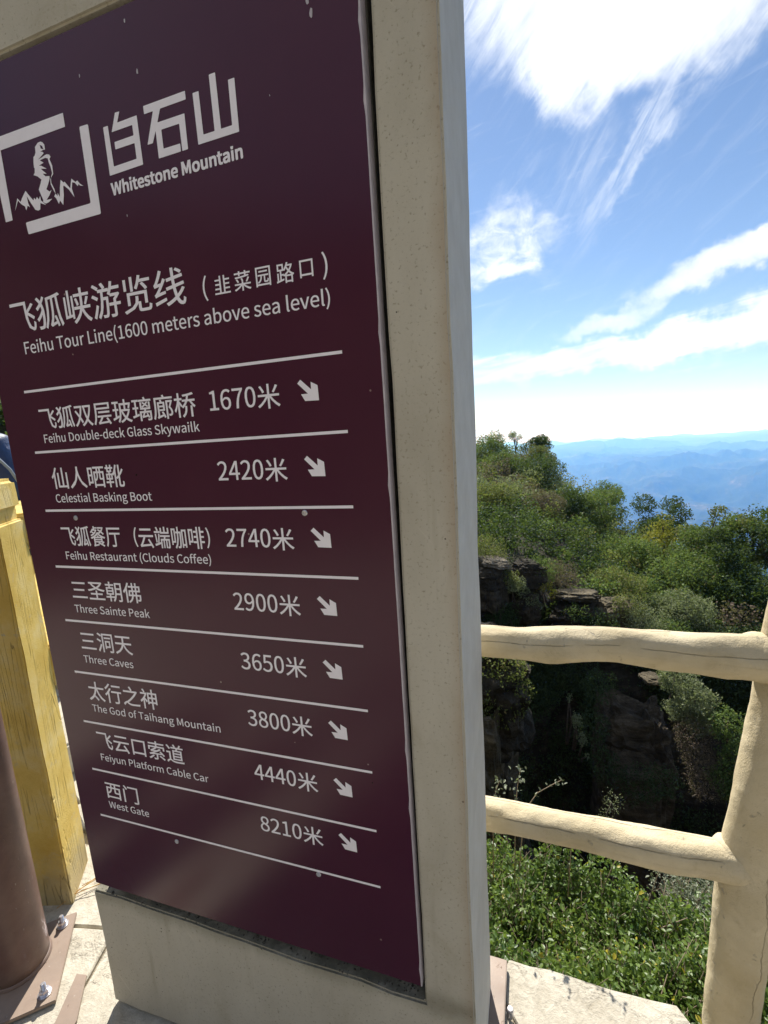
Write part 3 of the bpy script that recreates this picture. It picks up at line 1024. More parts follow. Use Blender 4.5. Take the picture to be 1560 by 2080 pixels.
LATIN_TXT = """
 223
(337|147,-47,239,-196,258,-188 276,-179,295,-171,209,-29 168,141,168,311,168,480 209,649,295,792,276,801 258,810,239,818,147,668 92,507,92,311,92,114
)337|80,-188,99,-196,191,-47 246,114,246,311,246,507 191,668,99,818,80,810 61,801,42,792,128,649 171,480,171,311,171,141 128,-29,42,-171,61,-179
-346|46,268,46,245,131,245 217,245,302,245,302,268 302,292,302,315,217,315 131,315,46,315,46,292
0554|138,-13,278,-13,417,-13 506,113,506,369,506,623 417,746,278,746,138,746 50,623,50,369,50,113|361,61,278,61,195,61 138,154,138,369,138,583 195,674,278,674,361,674 418,583,418,369,418,154
1554|88,25,88,0,222,0 356,0,490,0,490,25 490,51,490,76,441,76 392,76,343,76,343,295 343,514,343,733,320,733 296,733,273,733,233,710 186,693,121,681,121,662 121,643,121,623,165,623 208,623,252,623,252,441 252,258,252,76,197,76 143,76,88,76,88,51
2554|44,18,44,0,198,0 351,0,505,0,505,26 505,53,505,79,437,79 370,79,302,79,265,79 220,75,182,72,354,235 470,384,470,531,470,661 387,746,256,746,163,746 99,704,40,639,58,622 75,605,93,587,134,636 185,672,245,672,336,672 380,611,380,527,380,401 274,255,44,54,44,36
3554|149,-13,263,-13,394,-13 499,65,499,196,499,297 430,361,344,382,344,384 344,385,344,387,422,414 474,474,474,563,474,679 384,746,260,746,176,746 111,709,56,659,72,640 89,621,105,601,147,643 198,672,257,672,334,672 381,626,381,556,381,477 330,416,178,416,178,393 178,369,178,346,348,346 406,288,406,199,406,115 345,63,257,63,174,63 119,103,76,147,60,127 45,108,29,88,77,35
4554|340,67,340,0,369,0 397,0,426,0,426,67 426,135,426,202,459,202 492,202,524,202,524,226 524,251,524,275,492,275 459,275,426,275,426,428 426,581,426,733,392,733 359,733,325,733,223,576 122,419,20,262,20,242 20,222,20,202,127,202 233,202,340,202,340,135|340,350,340,275,265,275 190,275,115,275,171,358 226,442,282,525,303,561 323,598,341,633,342,633 344,633,345,633,343,596 340,536,340,500,340,425
5554|147,-13,262,-13,385,-13 502,78,502,238,502,400 402,472,281,472,237,472 204,461,171,443,177,514 184,585,190,655,282,655 374,655,466,655,466,681 466,707,466,733,347,733 229,733,110,733,102,619 94,505,86,391,102,381 119,370,135,360,177,388 208,403,257,403,349,403 409,341,409,236,409,129 340,63,253,63,168,63 114,102,73,144,58,124 42,104,27,84,77,35
6554|161,-13,301,-13,415,-13 512,83,512,225,512,379 432,455,308,455,251,455 187,422,142,367,146,594 229,671,331,671,375,671 419,649,447,615,464,634 482,653,499,671,458,715 403,746,327,746,185,746 56,637,56,350,56,108|154,142,144,294,192,362 248,387,293,387,382,387 425,324,425,225,425,125 371,59,301,59,209,59
7554|211,278,198,0,230,0 261,0,293,0,305,287 336,458,508,678,508,697 508,715,508,733,355,733 202,733,49,733,49,707 49,681,49,655,168,655 286,655,405,655,261,455
8554|144,-13,280,-13,417,-13 509,70,509,176,509,277 450,332,386,369,386,371 386,372,386,374,429,408 483,474,483,551,483,664 407,744,282,744,168,744 81,669,81,558,81,481 127,426,180,389,180,388 180,386,180,385,113,349 46,280,46,182,46,69|379,442,330,398,243,432 164,471,164,558,164,629 213,676,281,676,359,676 405,619,405,546,405,492|366,55,281,55,193,55 127,112,127,190,127,260 169,318,228,356,332,314 422,278,422,179,422,106
9554|155,-13,235,-13,372,-13 501,101,501,398,501,631 395,746,254,746,140,746 44,651,44,508,44,357 124,278,246,278,307,278 370,313,415,367,408,140 326,63,232,63,184,63 140,84,108,119,91,100 75,81,58,62,99,19|404,595,414,444,365,374 310,346,261,346,174,346 130,410,130,508,130,609 184,675,255,675,348,675
B657|101,244,101,0,179,0 256,0,334,0,498,0 612,71,612,215,612,315 550,373,463,390,463,392 463,393,463,395,532,417 570,481,570,554,570,683 466,733,318,733,246,733 173,733,101,733,101,489|229,422,193,422,193,502 193,581,193,660,231,660 268,660,306,660,421,660 479,628,479,542,479,467 428,422,302,422,266,422|236,74,193,74,193,166 193,258,193,350,236,350 278,350,321,350,450,350 521,309,521,218,521,119 447,74,321,74,278,74
C637|194,-13,377,-13,472,-13 544,25,602,92,585,112 568,131,551,151,504,99 451,68,381,68,241,68 153,184,153,369,153,552 246,665,384,665,447,665 495,637,534,596,551,616 568,636,584,656,542,703 472,746,383,746,197,746 58,603,58,366,58,128
D689|101,244,101,0,163,0 226,0,288,0,509,0 629,137,629,369,629,603 509,733,284,733,223,733 162,733,101,733,101,489|221,76,193,76,193,270 193,464,193,658,221,658 248,658,276,658,449,658 534,555,534,369,534,184 449,76,276,76,248,76
F551|101,244,101,0,132,0 162,0,193,0,193,110 193,219,193,329,286,329 380,329,473,329,473,355 473,381,473,407,380,407 286,407,193,407,193,490 193,573,193,655,303,655 413,655,523,655,523,681 523,707,523,733,382,733 242,733,101,733,101,489
G689|196,-13,389,-13,487,-13 568,23,615,72,615,175 615,277,615,380,535,380 454,380,374,380,374,354 374,329,374,303,426,303 478,303,530,303,530,239 530,175,530,111,501,84 450,68,398,68,241,68 153,184,153,369,153,552 249,665,397,665,470,665 518,634,555,596,572,616 589,636,605,656,563,700 496,746,394,746,200,746 58,603,58,366,58,128
L543|101,244,101,0,239,0 376,0,514,0,514,26 514,53,514,79,407,79 300,79,193,79,193,297 193,515,193,733,162,733 132,733,101,733,101,489
M811|101,244,101,0,129,0 156,0,184,0,184,135 184,271,184,406,184,469 178,558,172,622,173,622 175,622,176,622,196,567 215,511,235,455,281,328 328,201,374,74,395,74 415,74,436,74,482,201 528,328,574,455,594,511 614,567,633,622,635,622 636,622,637,622,632,558 625,469,625,406,625,271 625,135,625,0,654,0 683,0,711,0,711,244 711,489,711,733,674,733 637,733,600,733,554,603 507,472,460,341,443,291 428,239,409,188,408,188 406,188,405,188,387,239 371,291,352,341,305,472 259,603,212,733,175,733 138,733,101,733,101,489
P634|101,244,101,0,132,0 162,0,193,0,193,97 193,195,193,292,233,292 274,292,314,292,475,292 584,363,584,518,584,678 474,733,310,733,240,733 171,733,101,733,101,489|229,367,193,367,193,464 193,561,193,658,228,658 263,658,298,658,427,658 492,625,492,518,492,413 431,367,302,367,266,367
R634|234,385,193,385,193,476 193,567,193,658,234,658 275,658,316,658,431,658 494,624,494,528,494,432 431,385,316,385,275,385|444,104,503,0,538,0 573,0,607,0,545,107 483,214,421,321,520,345 586,413,586,528,586,680 479,733,330,733,254,733 177,733,101,733,101,489 101,244,101,0,132,0 162,0,193,0,193,104 193,207,193,311,237,311 281,311,325,311,384,207
S597|200,-13,304,-13,457,-13 553,79,553,195,553,304 487,354,402,391,367,406 333,421,298,436,241,460 176,487,176,559,176,624 230,665,313,665,381,665 435,639,480,597,496,617 512,637,528,656,477,709 400,746,313,746,180,746 82,665,82,552,82,445 163,393,231,364,266,349 301,333,336,318,406,287 459,263,459,187,459,116 402,68,305,68,229,68 155,104,103,159,85,138 66,116,48,95,111,29
T600|253,218,253,0,284,0 315,0,346,0,346,218 346,437,346,655,420,655 494,655,568,655,568,681 568,707,568,733,389,733 210,733,31,733,31,707 31,681,31,655,105,655 179,655,253,655,253,437
W877|129,244,181,0,218,0 254,0,291,0,327,147 364,295,400,442,412,500 426,553,437,609,438,609 440,609,441,609,453,553 464,500,477,442,514,295 551,147,588,0,626,0 663,0,700,0,751,244 801,489,851,733,822,733 793,733,763,733,737,600 711,467,684,334,671,255 657,176,644,96,642,96 640,96,638,96,620,176 604,256,586,334,552,467 518,600,484,733,456,733 427,733,399,733,365,600 332,467,298,334,280,255 262,176,246,96,245,96 243,96,242,96,227,176 213,255,198,334,172,467 147,600,121,733,89,733 58,733,26,733,78,489
a563|126,-13,217,-13,284,-13 345,22,397,65,398,65 399,65,400,65,403,43 405,22,408,0,433,0 458,0,483,0,483,111 483,223,483,334,483,469 428,557,295,557,207,557 131,518,82,486,94,465 105,444,117,423,160,452 217,481,280,481,369,481 392,414,392,344,161,318 59,259,59,141,59,43|295,61,243,61,189,61 147,85,147,147,147,217 209,262,392,283,392,233 392,182,392,132,339,85
b617|281,-13,331,-13,455,-13 567,94,567,280,567,448 491,557,351,557,290,557 230,523,180,481,181,514 183,546,184,578,184,651 184,724,184,796,153,796 123,796,92,796,92,531 92,265,92,0,116,0 141,0,165,0,168,19 170,37,173,56,174,56 176,56,177,56,224,13|406,64,316,64,280,64 231,78,184,120,184,215 184,311,184,406,235,454 283,480,328,480,432,480 472,400,472,279,472,145
c511|162,-13,306,-13,371,-13 433,13,482,55,469,76 455,96,442,117,408,87 364,63,314,63,214,63 146,146,146,271,146,396 218,480,317,480,359,480 394,461,425,433,440,453 456,473,471,493,433,527 384,557,313,557,173,557 52,452,52,271,52,91
d620|141,-13,277,-13,342,-13 400,22,442,64,443,64 444,64,445,64,448,43 450,21,453,0,478,0 503,0,528,0,528,265 528,531,528,796,498,796 467,796,436,796,436,727 436,657,436,587,438,556 439,525,441,494,393,533 352,557,288,557,164,557 53,447,53,271,53,90|347,64,297,64,202,64 147,141,147,272,147,396 217,480,304,480,349,480 391,464,436,423,436,328 436,233,436,138,391,88
e554|167,-13,312,-13,385,-13 443,11,490,42,480,62 469,83,458,103,417,76 375,60,322,60,219,60 148,134,142,250,264,250 386,250,508,250,510,264 512,282,512,302,512,457 434,557,295,557,171,557 52,448,52,271,52,92|238,315,141,315,152,423 220,484,297,484,382,484 432,425,432,315,335,315
f326|33,492,33,469,58,469 82,469,107,469,107,313 107,156,107,0,137,0 168,0,198,0,198,156 198,313,198,469,236,469 275,469,313,469,313,494 313,519,313,543,275,543 236,543,198,543,198,572 198,601,198,629,198,699 223,736,275,736,294,736 316,731,336,721,343,745 349,769,356,792,331,802 299,809,265,809,157,809 107,740,107,630,107,601 107,572,107,543,82,542 58,540,33,538,33,515
g563|143,-250,275,-250,443,-250 550,-163,550,-62,550,28 486,67,361,67,325,67 290,67,254,67,181,67 159,92,159,126,159,156 174,174,194,191,218,179 248,172,274,172,386,172 473,245,473,361,473,408 455,448,429,473,466,473 503,473,540,473,540,497 540,520,540,543,477,543 414,543,351,543,332,551 305,557,274,557,165,557 71,482,71,363,71,298 106,245,142,217,142,216 142,214,142,213,113,193 82,157,82,112,82,69 103,40,131,23,131,21 131,20,131,18,80,-13 51,-58,51,-105,51,-198|337,234,274,234,212,234 159,284,159,363,159,443 211,490,274,490,339,490 390,443,390,363,390,284|393,-187,288,-187,189,-187 131,-150,131,-92,131,-61 147,-28,186,0,210,-6 236,-8,256,-8,287,-8 319,-8,350,-8,422,-8 460,-26,460,-77,460,-133
h609|92,265,92,0,123,0 153,0,184,0,184,131 184,263,184,394,238,449 276,477,332,477,404,477 435,434,435,332,435,221 435,111,435,0,465,0 496,0,526,0,526,115 526,229,526,344,526,482 474,557,360,557,286,557 230,516,180,466,181,504 183,541,184,578,184,651 184,724,184,796,153,796 123,796,92,796,92,531
i274|92,181,92,0,123,0 153,0,184,0,184,181 184,362,184,543,153,543 123,543,92,543,92,362|102,655,138,655,174,655 199,679,199,716,199,751 174,775,138,775,102,775 78,751,78,716,78,679
k551|92,265,92,0,122,0 152,0,182,0,182,48 182,95,182,143,216,183 250,222,284,262,337,175 390,87,443,0,476,0 509,0,542,0,474,108 405,216,337,324,397,397 458,470,518,543,484,543 450,543,416,543,339,448 263,352,186,257,185,257 183,257,182,257,182,437 182,617,182,796,152,796 122,796,92,796,92,531
l283|120,-13,188,-13,213,-13 228,-9,241,-5,237,18 232,42,228,65,218,63 214,63,209,63,195,63 184,74,184,102,184,333 184,565,184,796,153,796 123,796,92,796,92,567 92,337,92,108,92,31
m926|92,181,92,0,123,0 153,0,184,0,184,131 184,263,184,394,233,450 279,477,320,477,389,477 421,434,421,332,421,221 421,111,421,0,451,0 482,0,512,0,512,131 512,263,512,394,563,450 607,477,649,477,718,477 750,434,750,332,750,221 750,111,750,0,781,0 811,0,841,0,841,115 841,229,841,344,841,482 788,557,677,557,610,557 554,514,497,453,475,517 431,557,347,557,282,557 226,516,178,464,177,464 177,464,176,464,173,491 170,517,167,543,142,543 117,543,92,543,92,362
n611|92,181,92,0,123,0 153,0,184,0,184,131 184,263,184,394,238,449 276,477,332,477,404,477 435,434,435,332,435,221 435,111,435,0,465,0 496,0,526,0,526,115 526,229,526,344,526,482 474,557,360,557,286,557 229,516,178,464,177,464 177,464,176,464,173,491 170,517,167,543,142,543 117,543,92,543,92,362
o606|170,-13,303,-13,436,-13 554,91,554,271,554,452 436,557,303,557,170,557 52,452,52,271,52,91|397,63,303,63,209,63 146,146,146,271,146,396 209,480,303,480,397,480 461,396,461,271,461,146
r389|92,181,92,0,123,0 153,0,184,0,184,116 184,233,184,349,220,441 275,475,320,475,343,475 355,472,373,466,379,493 384,519,390,545,373,554 356,557,332,557,272,557 216,513,178,444,177,444 177,444,176,444,173,477 170,510,167,543,142,543 117,543,92,543,92,362
s469|157,-13,234,-13,362,-13 431,60,431,148,431,251 345,283,266,313,205,336 149,356,149,407,149,450 181,486,250,486,298,486 336,465,373,438,388,457 402,476,417,495,376,529 316,557,249,557,130,557 62,489,62,403,62,310 144,274,220,246,280,224 344,198,344,143,344,96 309,58,237,58,172,58 124,84,76,123,61,103 47,82,32,62,83,19
t377|147,-13,262,-13,296,-13 332,-3,363,7,357,30 351,53,345,76,327,68 303,61,283,61,220,61 199,99,199,165,199,266 199,368,199,469,248,469 298,469,347,469,347,494 347,519,347,543,298,543 248,543,199,543,199,594 199,645,199,696,174,696 148,696,123,696,120,645 116,594,113,543,84,542 56,540,27,538,27,515 27,492,27,469,54,469 81,469,108,469,108,369 108,268,108,168,108,59
u609|136,-13,251,-13,325,-13 379,26,430,85,431,85 432,85,433,85,435,57 438,28,440,0,465,0 491,0,516,0,516,181 516,362,516,543,486,543 455,543,425,543,425,415 425,286,425,158,373,94 334,66,278,66,206,66 176,109,176,210,176,321 176,432,176,543,145,543 115,543,84,543,84,428 84,314,84,199,84,60
v520|144,181,209,0,245,0 280,0,316,0,380,181 444,362,508,543,478,543 448,543,418,543,384,440 349,337,315,234,299,181 281,126,265,74,263,74 262,74,260,74,244,126 227,181,210,234,176,337 142,440,108,543,76,543 45,543,13,543,78,362
w803|128,181,178,0,213,0 249,0,284,0,310,97 335,194,361,291,375,343 386,394,398,449,400,449 401,449,403,449,416,394 426,344,440,293,466,195 492,98,518,0,555,0 592,0,629,0,678,181 727,362,776,543,747,543 718,543,688,543,662,438 636,334,609,229,597,177 587,128,576,78,575,78 573,78,571,78,558,128 546,177,533,229,505,334 477,438,448,543,418,543 389,543,359,543,331,438 302,334,274,229,261,177 249,128,238,78,236,78 235,78,233,78,222,128 212,177,201,229,174,334 147,438,120,543,89,543 58,543,27,543,77,362
y520|76,-234,101,-234,209,-234 266,-152,304,-46,372,150 440,347,508,543,479,543 449,543,419,543,386,443 354,342,321,242,307,193 291,138,277,88,275,88 274,88,272,88,253,139 235,194,218,242,181,342 145,443,108,543,76,543 45,543,13,543,86,362 158,180,231,-1,227,-15 223,-28,219,-42,196,-109 158,-159,97,-159,82,-159 66,-154,55,-150,49,-174 43,-199,37,-223,54,-230"""

# ------------------------------------------------------------------ lettering, all of it flat vinyl on the board
LATIN = {}
for row in LATIN_TXT.strip('\n').split('\n'):
    ps = row[1:].split('|')
    LATIN[row[0]] = (int(ps[0]), [[tuple(int(v) for v in q.split(',')) for q in s.split(' ')] for s in ps[1:]])

LAYER = [0]


def flat_mesh(name, verts2, faces, parent, mat=None):
    """verts2: (x, z) on the board's face, z measured from the first dividing line"""
    y = PF - 0.0007
    return mesh_obj(name, [(x, y, Zr + z) for x, z in verts2], faces, mat or M_WHITE, parent)


from mathutils.geometry import delaunay_2d_cdt


def contours_of(splines, steps=4):
    """sample closed bezier outlines to point rings"""
    rings = []
    for pts in splines:
        ring = []
        n = len(pts)
        for i in range(n):
            p0, h0 = np.array(pts[i][2:4]), np.array(pts[i][4:6])
            h1, p1 = np.array(pts[(i + 1) % n][0:2]), np.array(pts[(i + 1) % n][2:4])
            ch_ = p1 - p0
            L = np.hypot(*ch_)
            if L < 1e-9: continue
            bend = max(abs(ch_[0] * (h0 - p0)[1] - ch_[1] * (h0 - p0)[0]), abs(ch_[0] * (h1 - p0)[1] - ch_[1] * (h1 - p0)[0])) / L
            m = 1 if bend < 0.004 else steps
            for k in range(m):
                t = k / m
                ring.append(p0 * (1 - t) ** 3 + 3 * h0 * t * (1 - t) ** 2 + 3 * h1 * t * t * (1 - t) + p1 * t ** 3)
        if len(ring) > 2: rings.append(np.array(ring))
    return rings


def fill_rings(rings):
    """triangles of everything the outlines wind round"""
    V, E_ = [], []
    for r in rings:
        b = len(V)
        V += [Vector((p[0], p[1])) for p in r]
        E_ += [(b + i, b + (i + 1) % len(r)) for i in range(len(r))]
    ov, oe, of, *_ = delaunay_2d_cdt(V, E_, [], 0, 1e-6)
    v = np.array([(p.x, p.y) for p in ov])
    F = np.array([f for f in of if len(f) == 3])
    c = v[F].mean(1)
    w = np.zeros(len(F))
    for r in rings:
        q = np.roll(r, -1, 0)
        for (x0, y0), (x1, y1) in zip(r, q):
            up = (y0 <= c[:, 1]) & (y1 > c[:, 1]); dn = (y1 <= c[:, 1]) & (y0 > c[:, 1])
            side = (x1 - x0) * (c[:, 1] - y0) - (c[:, 0] - x0) * (y1 - y0)
            w += (up & (side > 0)).astype(int) - (dn & (side < 0)).astype(int)
    F = F[w != 0]
    a = v[F]
    ar = (a[:, 1, 0] - a[:, 0, 0]) * (a[:, 2, 1] - a[:, 0, 1]) - (a[:, 2, 0] - a[:, 0, 0]) * (a[:, 1, 1] - a[:, 0, 1])
    F[ar < 0] = F[ar < 0][:, ::-1]
    return v, F[np.abs(ar) > 1e-12]


def lay(name, v, F, x, z, fat, fatz=None):
    """vinyl letters; bold ones are the same outline laid five times, shifted by `fat` metres"""
    VV, FF = [], []
    fatz = fat if fatz is None else fatz
    for k, (a, b) in enumerate([(0, 0), (1, .6), (-1, .6), (.6, -1), (-.6, -1)] if fat > 0 else [(0, 0)]):
        base_ = len(VV)
        VV += [(p + a * fat, PF - 0.0007 - 0.00004 * k, Zr + q + b * fatz) for p, q in zip(x, z)]
        FF += [tuple(int(i) + base_ for i in t) for t in F]
    return mesh_obj(name, VV, FF, M_WHITE, board)


def latin_splines(s):
    out, x = [], 0
    for ch in s:
        adv, sps = LATIN[ch]
        for sp_ in sps:
            out.append([tuple((q[i] + (x if i % 2 == 0 else 0)) / 1000 for i in range(6)) for q in sp_])
        x += adv
    return out


def latin(name, s, x0, x1, base, cap, fat=0.0):
    v, f = fill_rings(contours_of(latin_splines(s)))
    lo, hi = v[:, 0].min(), v[:, 0].max()
    z = base + v[:, 1] * cap / 0.733
    x = x0 + (v[:, 0] - lo) * (x1 - x0) / (hi - lo)
    return lay(name, v, f, x, z, fat)


def cjk(name, s, x0, x1, z0, z1, fat=0.0):
    cu = bpy.data.curves.new('cjk', 'FONT')
    cu.body = s; cu.size = 1.0
    o = bpy.data.objects.new('temp_outline', cu)
    COL.objects.link(o)
    c2 = o.to_curve(bpy.context.evaluated_depsgraph_get())
    sps = [[(*p.handle_left[:2], *p.co[:2], *p.handle_right[:2]) for p in sp_.bezier_points] for sp_ in c2.splines]
    o.to_curve_clear(); bpy.data.objects.remove(o); bpy.data.curves.remove(cu)
    v, f = fill_rings(contours_of(sps, 3))
    lo, hi = v.min(0), v.max(0)
    x = x0 + (v[:, 0] - lo[0]) * (x1 - x0) / (hi[0] - lo[0])
    z = z0 + (v[:, 1] - lo[1]) * (z1 - z0) / (hi[1] - lo[1])
    return lay(name, v, f, x, z, fat)


cjk('chinese_title', '飞狐峡游览线', -0.0015, 0.4455, 0.1185, 0.1830, 0.0005)
for ch, x0, x1, z0, z1 in [('(', 0.4835, 0.4925, 0.1165, 0.1585), ('韭', 0.5085, 0.5405, 0.1235, 0.1535), ('菜', 0.5495, 0.5825, 0.1225, 0.1545),
                           ('园', 0.5930, 0.6215, 0.1235, 0.1545), ('路', 0.6330, 0.6660, 0.1220, 0.1540), ('口', 0.6770, 0.7010, 0.1250, 0.1520),
                           (')', 0.7180, 0.7270, 0.1165, 0.1585)]:
    if ch in '()': latin('chinese_subtitle', ch, x0, x1, z0 + 0.008, (z1 - z0) * 0.733 / 1.006, 0.0002)
    else: cjk('chinese_subtitle', ch, x0, x1, z0, z1, 0.00025)
latin('english_title', 'Feihu Tour Line(1600 meters above sea level)', 0.0202, 0.7270, 0.0768, 0.0240, 0.0003)

ROWS = [
    ('飞狐双层玻璃廊桥', 0.0280, 0.4365, -0.0825, -0.0365, 'Feihu Double-deck Glass Skywailk', 0.0305, 0.4395, -0.1105, '1670', -0.0745),
    ('仙人晒靴', 0.0332, 0.2365, -0.2115, -0.1650, 'Celestial Basking Boot', 0.0340, 0.3020, -0.2415, '2420', -0.2053),
    ('飞狐餐厅', 0.0322, 0.2020, -0.3405, -0.2955, 'Feihu Restaurant (Clouds Coffee)', 0.0342, 0.4280, -0.3718, '2740', -0.3353),
    ('三圣朝佛', 0.0335, 0.2344, -0.4660, -0.4205, 'Three Sainte Peak', 0.0325, 0.2505, -0.4980, '2900', -0.4653),
    ('三洞天', 0.0330, 0.1860, -0.5910, -0.5445, 'Three Caves', 0.0325, 0.1815, -0.6225, '3650', -0.5925),
    ('太行之神', 0.0300, 0.2345, -0.7190, -0.6700, 'The God of Taihang Mountain', 0.0325, 0.3978, -0.7485, '3800', -0.7195),
    ('飞云口索道', 0.0300, 0.2875, -0.8470, -0.8000, 'Feiyun Platform Cable Car', 0.0322, 0.3480, -0.8795, '4440', -0.8450),
    ('西门', 0.0290, 0.1310, -0.9835, -0.9375, 'West Gate', 0.0312, 0.1565, -1.0110, '8210', -0.9710),
]
ARROW = [(0, .84), (.16, 1), (.655, .52), (.66, .86), (.98, .68), (1, 0), (.32, .02), (.14, .34), (.48, .345)]
for k, (zh, a0, a1, b0, b1, en, c0, c1, cb, num, nb) in enumerate(ROWS):
    cjk('chinese_lettering', zh, a0, a1, b0, b1, 0.0004)
    if k == 2:
        latin('chinese_lettering', '(', 0.2395, 0.2478, b0 + 0.009, 0.0305, 0.0003)
        cjk('chinese_lettering', '云端咖啡', 0.2525, 0.4185, b0 - 0.001, b1 - 0.001, 0.0004)
        latin('chinese_lettering', ')', 0.4235, 0.4318, b0 + 0.009, 0.0305, 0.0003)
    latin('english_lettering', en, c0, c1, cb, 0.0178, 0.00022)
    dx_ = 0.0005 * k
    latin('distance_number', num, 0.4690 + dx_, 0.5680 + dx_, nb, 0.0352, 0.00035)
    cjk('metre_sign', '米', 0.5725 + dx_, 0.6175 + dx_, nb - 0.0055, nb + 0.0370, 0.0003)
    ax0, ax1 = 0.6540 + dx_, 0.6930 + dx_
    V = [(ax0 + px * (ax1 - ax0), nb + 0.0008 + pz * 0.0372) for px, pz in ARROW]
    flat_mesh('arrow', V, [tuple(range(8, -1, -1))], board)
for k in range(9):
    z = -0.1302 * k + (0.0005 if k < 5 else 0.0005 + 0.0003 * (k - 4))
    flat_mesh('divider_line', [(-0.0048, z - 0.0026), (0.7418, z - 0.0026), (0.7418, z + 0.0026), (-0.0048, z + 0.0026)], [(0, 1, 2, 3)], board)


def flat_poly(name, pts, lift=0.0, round_=0.0):
    if round_:          # round the corners
        out = []
        n = len(pts)
        for i in range(n):
            p, a, b = (np.array(pts[j % n]) for j in (i, i - 1, i + 1))
            da, db = (a - p) / np.hypot(*(a - p)), (b - p) / np.hypot(*(b - p))
            r = min(round_, 0.45 * np.hypot(*(a - p)), 0.45 * np.hypot(*(b - p)))
            q0, q1 = p + da * r, p + db * r
            for t in (0, 0.33, 0.67, 1): out.append(q0 * (1 - t) ** 2 + 2 * p * t * (1 - t) + q1 * t * t)
        pts = out
    v, F = fill_rings([np.array(pts, float)])
    return mesh_obj(name, [(x, PF - 0.0007 - lift, Zr + z) for x, z in v], [tuple(int(i) for i in t) for t in F], M_WHITE, board)


# the emblem: two broken brackets, the rock tower and a line of peaks
flat_poly('logo_bracket', [(0.027, 0.4825), (0.2232, 0.4818), (0.2234, 0.4588), (0.0505, 0.4588), (0.0503, 0.3325), (0.0305, 0.3322), (0.0268, 0.40)], 0, 0.0012)
flat_poly('logo_bracket', [(0.2567, 0.4508), (0.2778, 0.4500), (0.2778, 0.3005), (0.0868, 0.2995), (0.0846, 0.3215), (0.2568, 0.3228)], 0, 0.003)
flat_poly('logo_rock', [(0.1576, 0.4495), (0.1500, 0.4492), (0.1416, 0.4440), (0.1405, 0.4345), (0.1370, 0.4300), (0.1335, 0.4285), (0.1310, 0.4180),
                        (0.1306, 0.4105), (0.1318, 0.4090), (0.1302, 0.4020), (0.1262, 0.3985), (0.1352, 0.3945), (0.1445, 0.3870), (0.1400, 0.3800),
                        (0.1335, 0.3715), (0.1370, 0.3610), (0.1405, 0.3520), (0.1395, 0.3480), (0.1460, 0.3440), (0.1540, 0.3450), (0.1640, 0.3490),
                        (0.1560, 0.3495), (0.1490, 0.3500), (0.1580, 0.3560), (0.1655, 0.3640), (0.1600, 0.3625), (0.1530, 0.3680), (0.1600, 0.3760),
                        (0.1655, 0.3840), (0.1660, 0.3885), (0.1560, 0.3900), (0.1500, 0.3960), (0.1600, 0.3935), (0.1520, 0.4005), (0.1475, 0.4050),
                        (0.1620, 0.4020), (0.1500, 0.4095), (0.1440, 0.4110), (0.1570, 0.4135), (0.1480, 0.4195), (0.1630, 0.4205), (0.1690, 0.4180),
                        (0.1700, 0.4100), (0.1725, 0.4030), (0.1740, 0.3920), (0.1690, 0.3850), (0.1680, 0.3760), (0.1735, 0.3640), (0.1745, 0.3560),
                        (0.1720, 0.3600), (0.1660, 0.3740), (0.1672, 0.3830), (0.1765, 0.3900), (0.1772, 0.4040), (0.1730, 0.4160), (0.1765, 0.4195),
                        (0.1740, 0.4235), (0.1680, 0.4255), (0.1620, 0.4250), (0.1540, 0.4230), (0.1440, 0.4215), (0.1560, 0.4265), (0.1610, 0.4290),
                        (0.1580, 0.4320), (0.1530, 0.4330), (0.1600, 0.4345), (0.1655, 0.4340), (0.1660, 0.4420), (0.1625, 0.4470)])
flat_poly('logo_eye', [(0.1545, 0.4445), (0.1600, 0.4415), (0.1625, 0.4350), (0.1560, 0.4375)], 0.0004).data.materials[0] = M_PANEL
flat_poly('logo_peaks', [(0.0612, 0.3470), (0.0732, 0.3682), (0.0805, 0.3600), (0.0860, 0.3660), (0.0983, 0.3765), (0.1080, 0.3640), (0.1150, 0.3560), (0.1180, 0.3600),
                         (0.1215, 0.3560), (0.1254, 0.3600), (0.1300, 0.3545), (0.1340, 0.3600), (0.1345, 0.3520), (0.1400, 0.3470), (0.1460, 0.3415),
                         (0.1360, 0.3460), (0.1320, 0.3480), (0.1290, 0.3370), (0.1230, 0.3360), (0.1160, 0.3390), (0.1070, 0.3530), (0.0990, 0.3670),
                         (0.1000, 0.3540), (0.1030, 0.3460), (0.0975, 0.3500), (0.0920, 0.3425), (0.0900, 0.3500), (0.0810, 0.3560), (0.0740, 0.3640)], 0.0001)
flat_poly('logo_peaks', [(0.1700, 0.3520), (0.1745, 0.3560), (0.1790, 0.3510), (0.1800, 0.3560), (0.1840, 0.3480), (0.1880, 0.3640), (0.1925, 0.3762), (0.1990, 0.3700),
                         (0.2015, 0.3710), (0.2130, 0.3570), (0.2165, 0.3660), (0.2195, 0.3725), (0.2280, 0.3650), (0.2330, 0.3665), (0.2380, 0.3600), (0.2455, 0.3545),
                         (0.2375, 0.3570), (0.2350, 0.3600), (0.2320, 0.3570), (0.2260, 0.3640), (0.2200, 0.3660), (0.2170, 0.3560), (0.2200, 0.3405), (0.2090, 0.3560),
                         (0.1985, 0.3650), (0.1965, 0.3640), (0.1950, 0.3500), (0.1895, 0.3330), (0.1830, 0.3420), (0.1790, 0.3370), (0.1740, 0.3480)], 0.0001)
